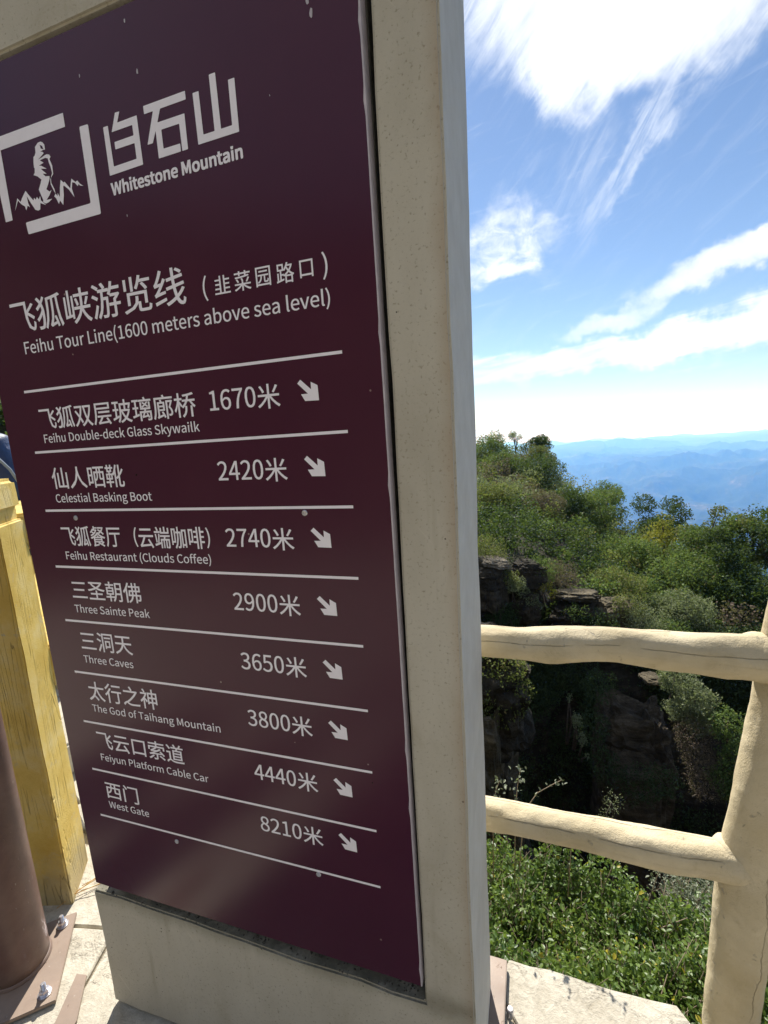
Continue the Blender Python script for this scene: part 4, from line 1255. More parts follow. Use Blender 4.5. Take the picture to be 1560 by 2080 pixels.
# the three big characters, in the same bars as the board has them
T = 0.0128
for pts in [
    [(0.3112, 0.4365), (0.3112, 0.3575), (0.3885, 0.3592), (0.3882, 0.4370), (0.3440, 0.4362), (0.3520, 0.4520), (0.3420, 0.4525), (0.3290, 0.4245),
     (0.3760, 0.4248), (0.3760, 0.4085), (0.3320, 0.4080), (0.3320, 0.3960), (0.3760, 0.3962), (0.3760, 0.3712), (0.3232, 0.3702), (0.3222, 0.4365)],
    [(0.4044, 0.4345), (0.4235, 0.4345), (0.4035, 0.3870), (0.4150, 0.3868), (0.4242, 0.4040), (0.4238, 0.3608), (0.4712, 0.3612), (0.4716, 0.3735),
     (0.4362, 0.3735), (0.4362, 0.4030), (0.4742, 0.4030), (0.4742, 0.3612), (0.4862, 0.3614), (0.4870, 0.4155), (0.4300, 0.4155), (0.4390, 0.4345),
     (0.4930, 0.4348), (0.4932, 0.4475), (0.4044, 0.4470)],
    [(0.5075, 0.4402), (0.5078, 0.3630), (0.5888, 0.3636), (0.5895, 0.4412), (0.5775, 0.4412), (0.5768, 0.3760), (0.5552, 0.3758), (0.5548, 0.4580),
     (0.5425, 0.4578), (0.5425, 0.3757), (0.5200, 0.3755), (0.5196, 0.4402)],
]:
    flat_poly('chinese_name', pts, 0, 0.0013)
latin('english_name', 'Whitestone Mountain', 0.3108, 0.5905, 0.3250, 0.0195, 0.0011)

# four screws holding the board
for (x, z) in [(0.083, -0.277), (0.646, -0.270), (0.230, -1.060), (0.603, -1.048)]:
    s_ = lathe_obj('screw', [(0.0054, 0), (0.0056, 0.0012), (0.0046, 0.0022), (0.0026, 0.0022), (0.0022, 0.0010)], M_ZINC, board, 18, (x, PF, Zr + z), False, (RAD(90), 0, 0))
# flakes where the print has chipped
rnd = random.Random(21)
for (x, z, s_) in [(0.7262, 0.5055, .0065), (0.7308, 0.4888, .0065), (0.3888, 0.5799, .0035), (0.4014, 0.5004, .0045), (0.2746, 0.5278, .003), (0.3379, 0.2857, .0022), (0.6499, 0.4003, .0016)]:
    pts = [(x + math.cos(a) * s_ * 0.45 * rnd.uniform(.7, 1.2), z + math.sin(a) * s_ * rnd.uniform(.7, 1.2)) for a in np.linspace(0, 2 * math.pi, 9)[:-1]]
    flat_mesh('paint_chip', pts, [tuple(range(8))], board, M_EDGE)

# ------------------------------------------------------------------ cream log railing on the right
log = empty('log_railing', (1.51, 0.40, 0.0))
tag(log, 'cream cement railing shaped like logs, two rails and a crooked post, right of the sign', 'railing')
LO = Vector((1.51, 0.40, 0))


def organic_tube(name, pts, mat, parent, off, n=70, seg=32, y=0.40, vertical=False, amp=0.004, seed=0, flat=0.0):
    P = np.array(pts)
    # spline-ish resample by arc parameter
    t = np.linspace(0, len(P) - 1, n)
    i = np.arange(len(P))

    def cub(v):
        r = np.interp(t, i, v)
        k = np.ones(5) / 5
        rr = np.convolve(np.pad(r, 2, mode='edge'), k, 'valid')
        return rr
    C_ = [cub(P[:, j]) for j in range(P.shape[1])]
    V, F, UV = [], [], []
    for a in range(n):
        if vertical: c = Vector((C_[0][a], C_[3][a], C_[1][a]))
        else: c = Vector((C_[0][a], y + 0.012 * float(vnoise(C_[0][a] * 5, seed, 1)), C_[1][a]))
        r = C_[2][a]
        for b in range(seg):
            th = 2 * math.pi * b / seg
            d = Vector((math.cos(th), math.sin(th), 0)) if vertical else Vector((0, -math.cos(th), math.sin(th)))
            s_ = C_[0][a] if not vertical else C_[1][a]
            rr = r * (1 + 0.07 * float(vnoise(math.cos(th) * 1.2 + seed, math.sin(th) * 1.2, s_ * 6))) + amp * float(fbm(math.cos(th) * 2.2, math.sin(th) * 2.2 + seed, s_ * 16, 3))
            V.append(c + d * rr - off)
            UV.append((s_, b / seg))
    for a in range(n - 1):
        for b in range(seg):
            q = (a * seg + b, a * seg + (b + 1) % seg, (a + 1) * seg + (b + 1) % seg, (a + 1) * seg + b)
            F.append(q if not vertical else q)
    F.append(tuple(range(seg - 1, -1, -1))); F.append(tuple((n - 1) * seg + b for b in range(seg)))
    o = mesh_obj(name, V, F, mat, parent, True, UV)
    bm = bmesh.new(); bm.from_mesh(o.data); bmesh.ops.recalc_face_normals(bm, faces=bm.faces[:]); bm.to_mesh(o.data); bm.free()
    o.data.polygons.foreach_set('use_smooth', [True] * len(o.data.polygons))
    return o


r1 = [(0.70, 0.988, .041), (0.80, 0.989, .041), (0.914, 0.990, .0408), (0.963, 0.991, .0409), (1.012, 0.992, .041), (1.05, 0.992, .0439), (1.087, 0.992, .0467), (1.132, 0.997, .0434),
      (1.185, 1.0, .0421), (1.237, 1.002, .0408), (1.279, 1.0, .0428), (1.319, .999, .0448), (1.359, .998, .046), (1.398, .998, .0472), (1.455, .998, .0486), (1.51, .999, .0497), (1.58, 1.0, .05)]
r2 = [(0.70, 0.466, .042), (0.80, 0.465, .042), (.917, .464, .0423), (.959, .464, .0419), (1.006, .463, .0416), (1.057, .462, .041), (1.106, .46, .0405), (1.178, .459, .0416), (1.248, .457, .0461),
      (1.293, .46, .0468), (1.337, .462, .0474), (1.4, .468, .0461), (1.462, .473, .0447), (1.55, .475, .046)]
organic_tube('rail', r1, M_LOG, log, LO, seed=2)
organic_tube('rail', r2, M_LOG2, log, LO, seed=5)
# post: left outline from the photograph, width about 12 cm
lz = [(-0.05, 1.456), (0.0, 1.457), (0.124, 1.459), (0.246, 1.463), (0.318, 1.461), (0.405, 1.465), (0.546, 1.478), (0.694, 1.490), (0.772, 1.498), (0.829, 1.505), (0.945, 1.512), (1.097, 1.525), (1.20, 1.53), (1.30, 1.535)]
pst = [(x + 0.060, z, 0.060, 0.405) for z, x in lz]
organic_tube('post', pst, M_LOGPOST, log, LO, vertical=True, seed=9, n=90)
# knuckle of cement where the rails meet the post
for (x, z, r) in [(1.515, 0.998, 0.056), (1.488, 0.474, 0.052)]:
    bm = bmesh.new(); bmesh.ops.create_icosphere(bm, subdivisions=4, radius=1)
    for v in bm.verts:
        n_ = float(fbm(v.co.x * 1.6 + x * 9, v.co.y * 1.6, v.co.z * 1.6, 3))
        v.co = Vector((x, 0.402, z)) - LO + Vector((v.co.x * r * 0.85, v.co.y * r * 0.97, v.co.z * r * 0.97)) * (1 + 0.10 * n_)
    bm_obj('rail_joint', bm, M_LOGPOST, log, True)
# further bay of the same railing, beyond the frame
organic_tube('rail', [(x + 0.85, z, r) for x, z, r in r1], M_LOG, log, LO, seed=12)
organic_tube('rail', [(x + 0.86, z, r) for x, z, r in r2], M_LOG2, log, LO, seed=15)
hp = [(0.72, z, 0.055, 0.405) for z in np.linspace(-0.05, 1.3, 12)]
organic_tube('post', hp, M_LOGPOST, log, LO, vertical=True, seed=19, n=60)

# ------------------------------------------------------------------ yellow imitation-timber railing on the left
yel = empty('yellow_timber_railing', (-0.52, 0.22, 0.0))
tag(yel, 'yellow cement railing moulded like squared timber, standing left of the sign', 'railing')
YO = Vector((-0.52, 0.22, 0))


def prism(name, foot, top, z0, z1, mat, parent, off, rows=26, bev=0.006, amp=0.0022):
    """four-sided shaft between two quadrilaterals, edges rounded, sides a little uneven"""
    bm = bmesh.new()
    a = [bm.verts.new((x, y, z0)) for x, y in foot]
    b = [bm.verts.new((x, y, z1)) for x, y in top]
    bm.faces.new(a[::-1]); bm.faces.new(b)
    for k in range(4): bm.faces.new((a[k], a[(k + 1) % 4], b[(k + 1) % 4], b[k]))
    bmesh.ops.recalc_face_normals(bm, faces=bm.faces[:])
    bmesh.ops.bevel(bm, geom=bm.edges[:], offset=bev, segments=3, affect='EDGES')
    for k in range(1, rows):
        bmesh.ops.bisect_plane(bm, geom=bm.verts[:] + bm.edges[:] + bm.faces[:], plane_co=(0, 0, z0 + (z1 - z0) * k / rows), plane_no=(0, 0, 1))
    for v in bm.verts:
        c = v.co
        v.co += Vector((float(vnoise(c.x * 14, c.y * 14, c.z * 12)), float(vnoise(c.x * 14 + 5, c.y * 14, c.z * 12)), 0)) * amp
        v.co -= off
    return bm_obj(name, bm, mat, parent)


c0 = (-0.480, 0.178); cR = (-0.592, 0.330)
ux = (cR[0] - c0[0], cR[1] - c0[1])
cL = (-0.700, 0.115); cB = (cL[0] + ux[0], cL[1] + ux[1])
foot = [c0, cR, cB, cL]
cx_ = sum(p[0] for p in foot) / 4; cy_ = sum(p[1] for p in foot) / 4
grow = lambda s: [(cx_ + (x - cx_) * s, cy_ + (y - cy_) * s) for x, y in foot]
prism('post', foot, grow(1.0), -0.03, 1.335, M_YELLOW, yel, YO, 40)
prism('post_neck', grow(0.86), grow(0.86), 1.330, 1.372, M_YELLOW, yel, YO, 2, 0.003)
prism('post_cap', grow(0.985), grow(0.965), 1.368, 1.470, M_YELLOW, yel, YO, 4, 0.014)
# two rails running back from it, away from the sign, to a second post
ra, rb = Vector((-0.610, 0.300, 0)), Vector((-2.02, 1.345, 0))
dr = (rb - ra).normalized(); nr_ = Vector((-dr.y, dr.x, 0))
for (z0, z1) in [(1.225, 1.350), (0.720, 0.875)]:
    q = [ra + nr_ * 0.045, rb + nr_ * 0.045, rb - nr_ * 0.045, ra - nr_ * 0.045]
    prism('rail', [(p.x, p.y) for p in q], [(p.x, p.y) for p in q], z0, z1, M_YELLOW, yel, YO, 4, 0.008)
q = [rb + Vector(v) for v in ((-.10, -.07, 0), (.06, -.10, 0), (.09, .08, 0), (-.07, .10, 0))]
prism('post', [(p.x, p.y) for p in q], [(p.x, p.y) for p in q], -0.03, 1.47, M_YELLOW, yel, YO, 20)

# ------------------------------------------------------------------ brown steel pole with its flange
PX, PY = -0.455, -0.009
pole = empty('steel_pole', (PX, PY, 0))
tag(pole, 'thick brown painted steel pole bolted down in front of the yellow railing', 'pole')
lathe_obj('shaft', [(0.0755, 0.018)] + [(0.0755, z) for z in np.linspace(0.05, 2.9, 12)] + [(0.07, 2.91)], M_STEEL_BROWN, pole, 64, (0, 0, 0), True)
lathe_obj('weld', [(0.080, 0.014), (0.081, 0.018), (0.0775, 0.024), (0.0757, 0.026)], M_STEEL_BROWN, pole, 48, (0, 0, 0), True)
bm = bmesh.new()
A_ = Vector((-0.430, 0.155)); B_ = Vector((-0.252, -0.050)); pd = Vector((-0.755, -0.655)) * 0.272
cor = [A_, B_, B_ + pd, A_ + pd]
va = [bm.verts.new((p.x - PX, p.y - PY, 0.006)) for p in cor]; vb = [bm.verts.new((p.x - PX, p.y - PY, 0.0165)) for p in cor]
bm.faces.new(va[::-1]); bm.faces.new(vb)
for k in range(4): bm.faces.new((va[k], va[(k + 1) % 4], vb[(k + 1) % 4], vb[k]))
bmesh.ops.recalc_face_normals(bm, faces=bm.faces[:])
bmesh.ops.bevel(bm, geom=bm.edges[:], offset=0.0015, segments=2, affect='EDGES')
bm_obj('base_plate', bm, M_STEEL_PLATE, pole)
ctr = sum(cor, Vector((0, 0))) / 4
for k, p in enumerate(cor):
    b = ctr + (p - ctr) * 0.76
    bx, by = b.x - PX, b.y - PY
    w = lathe_obj('washer', [(0.0005, 0.0), (0.0170, 0.0), (0.0172, 0.0028), (0.006, 0.0030)], M_ZINC, pole, 28, (bx, by, 0.0166))
    w2 = lathe_obj('spring_washer', [(0.0120, 0.0), (0.0122, 0.0036), (0.0115, 0.004)], M_ZINC, pole, 24, (bx, by, 0.0197))
    nut = lathe_obj('nut', [(0.0118, 0.0), (0.0122, 0.0008), (0.0122, 0.0085), (0.0105, 0.0098)], M_ZINC, pole, 6, (bx, by, 0.0238), False, (0, 0, 0.3 + k))
    prof = []
    for j in range(14):
        prof += [(0.0058, j * 0.0013), (0.0064, j * 0.0013 + 0.00065)]
    lathe_obj('bolt', prof + [(0.0050, 0.0190)], M_ZINC, pole, 16, (bx, by, 0.0330))

# a loose flat steel strip let into the paving between the pole and the sign
strip = mesh_obj('steel_strip', *(lambda: (
    [(x, y, z) for z in (0.006, 0.012) for (x, y) in [(-0.226, 0.024), (-0.152, -0.066), (-0.06, -0.40), (-0.135, -0.43), (-0.208, -0.082), (-0.258, 0.018)]],
    [tuple(range(5, -1, -1)), tuple(range(6, 12))] + [(k, (k + 1) % 6, 6 + (k + 1) % 6, 6 + k) for k in range(6)]))(), M_STEEL_PLATE)
tag(strip, 'flat brown steel strip lying on the flagstones between the pole flange and the sign', 'steel strip')
# acorn of mortar on the slab right of the pillar: bolt end in its sheath
bb = empty('bolt_stub', (0.975, 0.262, 0.0))
tag(bb, 'small pale bolt end sticking out of the flagstone right of the sign foot', 'bolt')
lathe_obj('bolt_stem', [(0.008, 0.0), (0.009, 0.004), (0.009, 0.022), (0.006, 0.026)], M_ZINC, bb, 12, (0, 0, 0))

# ------------------------------------------------------------------ foliage
RS = np.random.RandomState(77)


def rand_dirs(n, rs=RS):
    d = rs.normal(size=(n, 3))
    return d / np.linalg.norm(d, axis=1)[:, None]


def leaf_quads(C_, size, rs=RS, aspect=0.55, up=0.0):
    """a pointed four-cornered leaf at every centre"""
    n = len(C_)
    a = rand_dirs(n, rs); a[:, 2] = a[:, 2] * (1 - up)
    a /= np.linalg.norm(a, axis=1)[:, None]
    b = np.cross(a, rand_dirs(n, rs)); b /= np.linalg.norm(b, axis=1)[:, None] + 1e-9
    s = (np.asarray(size) * rs.uniform(0.65, 1.35, n))[:, None]
    P = np.stack([C_ - a * s * 0.5, C_ + b * s * aspect * 0.5 - a * s * 0.05, C_ + a * s * 0.5, C_ - b * s * aspect * 0.5 - a * s * 0.05], 1)
    return P


def crown_points(blobs, n, rs=RS, shell=0.55, drop=0.25):
    """points spread through lumpy blobs (x, y, z, rx, ry, rz), thicker towards the skin and broken into clumps"""
    B = np.array(blobs)
    vol = B[:, 3] * B[:, 4] * B[:, 5]
    k = rs.choice(len(B), n, p=vol / vol.sum())
    d = rand_dirs(n, rs)
    r = rs.uniform(shell ** 3, 1, n) ** (1 / 3)
    r *= 1 + 0.42 * vnoise(d[:, 0] * 2.6 + k * 3.1, d[:, 1] * 2.6, d[:, 2] * 2.6)
    P = B[k, :3] + d * r[:, None] * B[k, 3:6]
    m = vnoise(P[:, 0] * 2.2 / max(0.4, B[:, 3].mean()), P[:, 1] * 2.2 / max(0.4, B[:, 3].mean()), P[:, 2] * 2.2 / max(0.4, B[:, 3].mean()))
    keep = m > -0.9 + drop
    return P[keep]


def limb_mesh(name, limbs, mat, parent):
    V, F = [], []
    for pts, rad in limbs:
        v, f, _ = tube(pts, rad, 6)
        b = len(V); V += v; F += [tuple(i + b for i in q) for q in f]
    return mesh_obj(name, V, F, mat, parent, True)


def tree(name, label, cat, base, h, w, mat, n=2200, leaf=0.13, seed=0, shape='round', bare=0.0, group=None, lean=(0, 0)):
    rs = np.random.RandomState(seed + 100)
    rnd = random.Random(seed)
    e = empty(name, base)
    tag(e, label, cat, group)
    th = h * (0.42 if shape != 'cone' else 0.8)
    tr = max(0.03, h * 0.018)
    top = Vector((lean[0] * h, lean[1] * h, th))
    limbs = [([Vector((0, 0, -0.6)), Vector((0.02 * h, 0, th * 0.35)), top * 0.7 + Vector((0.01 * h, 0.02 * h, 0)), top], [tr, tr * 0.85, tr * 0.65, tr * 0.5])]
    blobs = []
    if shape == 'round':
        nb = 9
        for i in range(nb):
            a = i * 2.4 + rnd.random(); rr = w * 0.30 * math.sqrt((i + 0.6) / nb) * rnd.uniform(.7, 1.25)
            zc = h * (0.42 + 0.42 * rnd.random())
            s = w * rnd.uniform(0.17, 0.28)
            c = Vector((math.cos(a) * rr * 1.25 + lean[0] * zc, math.sin(a) * rr * 1.25 + lean[1] * zc, zc))
            blobs.append((*c, s, s, s * 0.85))
            limbs.append(([top * rnd.uniform(0.45, 0.95), (top + c) / 2 + Vector((0, 0, 0.05 * h)), c], [tr * 0.45, tr * 0.3, tr * 0.14]))
    elif shape == 'cone':
        for i in range(10):
            t = i / 9
            s = w * (0.34 * (1 - t) + 0.10)
            a = i * 2.4
            blobs.append((math.cos(a) * s * 0.5 + lean[0] * h * t, math.sin(a) * s * 0.5 + lean[1] * h * t, h * (0.22 + 0.70 * t), s, s, s * 0.7))
            limbs.append(([Vector((lean[0] * h * t, lean[1] * h * t, h * (0.2 + 0.6 * t))), Vector(blobs[-1][:3])], [tr * 0.35, tr * 0.12]))
    elif shape == 'dome':
        for i in range(11):
            a = i * 2.4; rr = w * 0.36 * math.sqrt(i / 10)
            s = w * rnd.uniform(0.16, 0.24)
            blobs.append((math.cos(a) * rr, math.sin(a) * rr, h * 0.45 * (1 - (rr / w) ** 2 * 2.5) + s * 0.3, s, s, s * 0.9))
            limbs.append(([Vector((0, 0, -0.2)), Vector(blobs[-1][:3]) * 0.6, Vector(blobs[-1][:3])], [tr * 0.5, tr * 0.3, tr * 0.12]))
        limbs = limbs[1:]
    elif shape == 'bare':
        for i in range(7):
            a = rnd.uniform(0, 6.28)
            z = h * rnd.uniform(0.3, 0.85)
            limbs.append(([Vector((0, 0, z * 0.8)), Vector((math.cos(a) * w * .2, math.sin(a) * w * .2, z)), Vector((math.cos(a) * w * .4, math.sin(a) * w * .3, min(h, z + 0.25 * h)))], [tr * .5, tr * .3, tr * .12]))
        limbs[0] = ([Vector((0, 0, -0.4)), Vector((0.03 * h, 0, h * .5)), Vector((-0.02 * h, 0, h))], [tr, tr * .7, tr * .2])
        blobs = [(0, 0, h * 0.75, w * .35, w * .35, h * .22)]
    limb_mesh('trunk', limbs, M_BARK, e)
    if n:
        P = crown_points(blobs, n, rs, 0.35 if shape != 'dome' else 0.5, 0.35)
        quads_obj('crown', leaf_quads(P, leaf, rs), mat, e)
    return e


def place(az, r, sink=0.15):
    p = at(az, r, z=0)
    z = ground_z(p.x, p.y)
    return Vector((p.x, p.y, z - sink))


# the scrub that covers the far slope: nobody could count it
def build_scrub():
    rs = np.random.RandomState(4)
    groups = {'g': [], 'd': [], 'o': [], 'b': [], 'p': []}
    sizes = {k: [] for k in groups}
    cnt = 0
    placed = []
    for big in (True, False):
        for _ in range(5200 if big else 2600):
            az = rs.uniform(-13, 32)
            br = np.interp(az, A_KEYS, BRINK_R); cr = np.interp(az, A_KEYS, CREST_R)
            t = rs.uniform(0, 1) ** 0.8
            r = br - 0.3 + (cr + 4 - br) * t
            if az < 1 and r < br + 2.0 and rs.rand() < 0.6: continue
            p = at(az, r, z=0)
            s = (rs.uniform(0.6, 1.0) if rs.rand() < 0.6 else rs.uniform(1.0, 1.75)) if big else rs.uniform(.22, .45)
            s *= 0.62 + r / 75
            if any((p.x - x) ** 2 + (p.y - y) ** 2 < ((s + s2) * (0.80 if big else 0.55)) ** 2 for x, y, s2 in placed): continue
            placed.append((p.x, p.y, s))
            z = ground_z(p.x, p.y)
            kk = float(fbm(p.x * 0.10 + 4, p.y * 0.10, 1, 3)) * 0.8 + rs.uniform(-.45, .45)
            key = 'd' if kk < -0.24 else 'g' if kk < 0.04 else 'o' if kk < 0.24 else 'b' if kk < 0.36 else 'p'
            n = int(300 * (s / 0.6) ** 1.55 * min(1.5, 27 / r))
            hgt = rs.uniform(0.75, 1.25)
            bl = [(p.x, p.y, z + s * 0.5 * hgt, s * .85, s * .85, s * .7 * hgt)]
            for k in range(5 if big else 2):
                an = rs.uniform(0, 6.28); q = rs.uniform(.35, .62)
                bl.append((p.x + math.cos(an) * s * .6, p.y + math.sin(an) * s * .6, z + s * hgt * rs.uniform(.55, 1.15), s * q, s * q, s * q * .9))
            groups[key].append(leaf_quads(crown_points(bl, n, rs, 0.55, 0.3), 0.088 * (0.65 + r / 42), rs, 0.75))
            cnt += 1
    print('scrub', cnt)
    out = []
    e = empty('hillside_scrub', (0, 0, 0))
    e['kind'] = 'stuff'
    for k, mname, m in [('g', 'green_scrub', L_MID), ('d', 'dark_scrub', L_DARK), ('o', 'olive_scrub', L_OLIVE), ('b', 'dry_scrub', L_BROWN), ('p', 'pale_scrub', L_PALE)]:
        o = quads_obj(mname, np.concatenate(groups[k]), m, e)
        o['kind'] = 'stuff'
    return e


build_scrub()


def build_ravine_scrub():
    rs = np.random.RandomState(14)
    e = empty('ravine_scrub'); e['kind'] = 'stuff'
    L1 = []
    me = bpy.data.objects['hillside'].data
    # on the far wall of the ravine, hanging
    nr = HX.shape[1]
    rows = [i for i, a in enumerate(az_list) if -10 < a < 30]
    for _ in range(2600):
        i = rows[rs.randint(len(rows))]
        ks = np.where((HR[i] > 9) & (HR[i] < 18.5) & (HZ[i] > -24) & (HZ[i] < -4.5))[0]
        if len(ks) == 0: continue
        k = ks[rs.randint(len(ks))]
        c = np.array([HX[i, k], HY[i, k], HZ[i, k]])
        if fbm(c[0] * .4, c[1] * .4, c[2] * .4, 3) < -0.12: continue
        a = RAD(az_list[i])
        c = c - np.array([math.sin(a), math.cos(a), -0.3]) * 0.15
        s = rs.uniform(.25, .6)
        L1.append(leaf_quads(crown_points([(*c, s, s, s * 1.2)], int(150 * s / .4), rs, 0.4, 0.2), 0.075, rs))
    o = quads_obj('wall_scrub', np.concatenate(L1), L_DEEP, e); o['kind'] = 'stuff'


build_ravine_scrub()

# trees one can tell apart, from the skyline down
T_ = [
    # name, label, cat, az, r, dz, h, w, mat, n, leaf, shape
    ('pine_tree', 'small dark round-headed tree leaning out at the top of the ridge line', 'tree', 0.3, 50, 3.6, 2.9, L_DARK, 1900, .16, 'round', (0.18, 0)),
    ('sapling', 'thin feathery sapling against the sky beside the round dark tree on the ridge top', 'tree', -1.7, 50, 3.6, 1.7, L_PALE, 420, .12, 'round', (0, 0)),
    ('dead_tree', 'tiny bare stick standing on the skyline nearest the sign pillar', 'tree', -6.0, 56, 3.1, 1.1, L_BROWN, 60, .1, 'bare', (0, 0)),
    ('dead_tree', 'bare forked dead tree sticking up halfway down the ridge line', 'tree', 4.3, 44, 2.3, 1.2, L_BROWN, 60, .1, 'bare', (0.05, 0)),
    ('broadleaf_tree', 'bushy green tree on the ridge just right of the bare dead tree', 'tree', 7.6, 41, 3.6, 4.2, L_MID, 2300, .15, 'round', (0, 0)),
    ('broadleaf_tree', 'broad dark green skyline tree, left of the blue gap to the valley', 'tree', 13.8, 36, 5.3, 3.9, L_DARK, 3600, .15, 'round', (0, 0)),
    ('yellowing_tree', 'tree with yellow orange autumn crown in front of the dark skyline tree', 'tree', 13.9, 28, 3.7, 2.8, L_YELLOW, 3000, .11, 'cone', (0, 0)),
    ('broadleaf_tree', 'tall pale olive tree just right of the blue gap on the skyline', 'tree', 17.9, 27, 5.0, 2.5, L_OLIVE, 2400, .12, 'round', (0, 0)),
    ('broadleaf_tree', 'shorter green tree between the two olive topped trees at the right skyline', 'tree', 19.7, 27, 4.3, 2.3, L_MID, 2200, .12, 'round', (0, 0)),
    ('broadleaf_tree', 'rightmost olive topped tree on the skyline above the log post', 'tree', 21.5, 26, 4.8, 2.3, L_OLIVE, 2200, .12, 'round', (0.05, 0)),
    ('broadleaf_tree', 'dark leafy tree at the right edge above the post', 'tree', 23.6, 25, 5.6, 4.0, L_DARK, 2400, .12, 'round', (0, 0)),
    ('leafy_bush', 'large bright green rounded bush below the yellowing tree', 'bush', 17.2, 22.5, 3.3, 3.6, L_MID, 3600, .10, 'dome', (0, 0)),
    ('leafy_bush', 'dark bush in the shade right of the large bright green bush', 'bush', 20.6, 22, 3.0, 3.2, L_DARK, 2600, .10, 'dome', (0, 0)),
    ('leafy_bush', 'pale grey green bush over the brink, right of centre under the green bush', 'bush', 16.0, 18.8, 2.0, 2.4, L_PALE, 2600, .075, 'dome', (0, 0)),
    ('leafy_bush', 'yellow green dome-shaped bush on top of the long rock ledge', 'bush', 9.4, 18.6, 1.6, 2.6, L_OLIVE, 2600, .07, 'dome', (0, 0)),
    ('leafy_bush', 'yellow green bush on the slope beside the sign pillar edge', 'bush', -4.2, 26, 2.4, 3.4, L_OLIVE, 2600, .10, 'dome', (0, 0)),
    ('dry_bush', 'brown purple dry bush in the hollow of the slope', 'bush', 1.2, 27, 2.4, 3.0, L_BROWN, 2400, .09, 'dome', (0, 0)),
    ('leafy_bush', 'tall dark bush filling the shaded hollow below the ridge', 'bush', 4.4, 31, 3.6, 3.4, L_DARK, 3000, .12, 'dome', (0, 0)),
    ('leafy_bush', 'mid green bush left of the yellowing tree, low on the slope', 'bush', 10.6, 25, 2.2, 3.4, L_MID, 2800, .10, 'dome', (0, 0)),
    ('leafy_bush', 'big tangled dark green bush high on the slope under the round tree', 'bush', 0.6, 38, 3.4, 4.6, L_DARK, 3000, .14, 'dome', (0, 0)),
    ('leafy_bush', 'pale leaved bush high on the slope under the feathery sapling', 'bush', -3.2, 40, 3.0, 4.4, L_MID, 2600, .14, 'dome', (0, 0)),
    ('broadleaf_tree', 'full bright green tree crown high on the slope beside the sign pillar', 'tree', -4.6, 44, 3.8, 3.6, L_MID, 2600, .14, 'round', (0, 0)),
    ('broadleaf_tree', 'full olive tree crown on the upper slope below the small round-headed tree', 'tree', 1.0, 42, 3.6, 3.2, L_OLIVE, 2600, .14, 'round', (0, 0)),
    ('broadleaf_tree', 'bright green tree in the middle of the slope, left of the yellowing tree', 'tree', 8.2, 31, 3.6, 2.8, L_MID, 2800, .11, 'round', (0, 0)),
    ('broadleaf_tree', 'bright green tree right of the yellowing tree and lower than the skyline', 'tree', 16.6, 25, 3.6, 2.6, L_MID, 2800, .10, 'round', (0, 0)),
    ('broadleaf_tree', 'dark green tree between the bright bush and the log post', 'tree', 20.0, 23, 3.8, 2.6, L_DARK, 2800, .10, 'round', (0, 0)),
    ('leafy_bush', 'whitish grey twiggy bush beside the sign pillar just above the top rail', 'bush', -6.1, 13.6, 1.3, 1.1, L_GREY, 1100, .05, 'dome', (0, 0)),
]
for i, (nm, lab, cat, az, r, h, w, mat, n, leaf, shp, lean) in enumerate(T_):
    p = place(az, r)
    tree(nm, lab, cat, p, h, w, mat, int(n * 2.6), leaf * 0.95, i + 3, shp, lean=lean, group='trees along the ridge' if cat == 'tree' else 'big bushes on the far slope')


# ---- rocks
def rock(name, label, c, size, mat, seed, parent=None, layers=5.0, group=None, sub=5, rough=0.38, power=0.74):
    bm = bmesh.new(); bmesh.ops.create_icosphere(bm, subdivisions=sub, radius=1)
    co = np.array([v.co[:] for v in bm.verts])
    d = co.copy()
    # squarish
    co = np.sign(co) * np.abs(co) ** power
    co /= np.abs(co).max()
    n = fbm(d[:, 0] * 1.4 + seed, d[:, 1] * 1.4, d[:, 2] * 1.4, 5, 0.55)
    st = vnoise(seed + n * 2, 2, d[:, 2] * layers) * 0.10 + 0.022 * np.sign(np.sin(d[:, 2] * layers * 4 + 6 * n))
    n = n + 0.45 * fbm(d[:, 0] * 3.2 + seed, d[:, 1] * 3.2, d[:, 2] * 1.6, 5, 0.6, True)
    f = 1 + rough * n
    co = co * f[:, None]
    co[:, 0] *= 1 + st; co[:, 1] *= 1 + st
    for v, q in zip(bm.verts, co):
        v.co = Vector(q * np.array(size))
    o = bm_obj(name, bm, mat)
    o.location = c
    tag(o, label, 'rock', group)
    return o


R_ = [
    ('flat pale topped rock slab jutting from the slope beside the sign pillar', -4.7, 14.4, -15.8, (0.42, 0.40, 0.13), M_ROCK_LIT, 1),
    ('dark upright rock under the pale topped slab', -5.4, 14.5, -18.9, (0.85, 0.6, 0.80), M_ROCK_SHADE, 2),
    ('dark jagged boulder at the middle of the brink', -0.6, 15.2, -17.4, (0.42, 0.5, 0.48), M_ROCK_SHADE, 3),
    ('low dark rock between the jagged boulder and the long ledge', -2.2, 15.1, -20.6, (0.8, 0.6, 0.6), M_ROCK_SHADE, 4),
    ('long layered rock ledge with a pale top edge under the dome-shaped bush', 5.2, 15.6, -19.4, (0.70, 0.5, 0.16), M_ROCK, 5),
    ('dark rock face below the long layered ledge', 5.8, 15.9, -21.6, (1.3, 0.7, 0.55), M_ROCK_SHADE, 6),
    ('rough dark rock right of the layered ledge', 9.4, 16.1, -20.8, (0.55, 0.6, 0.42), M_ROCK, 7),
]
for lab, az, r, el, size, m, sd_ in R_:
    ro_ = rock('rock', lab, at(az, r, el=el), size, m, sd_, group='rocks at the brink of the ravine')
    ro_.rotation_euler = (RAD(8), RAD(10 if sd_ == 1 else -4), sd_ * 0.7)
rock('rock_pillar', 'brown rock buttress with a pale capstone in the shaded ravine between the rails', at(11.4, 14.8, el=-38.0), (0.95, 0.9, 3.0), M_ROCK_DIM, 21, layers=11, power=0.5)
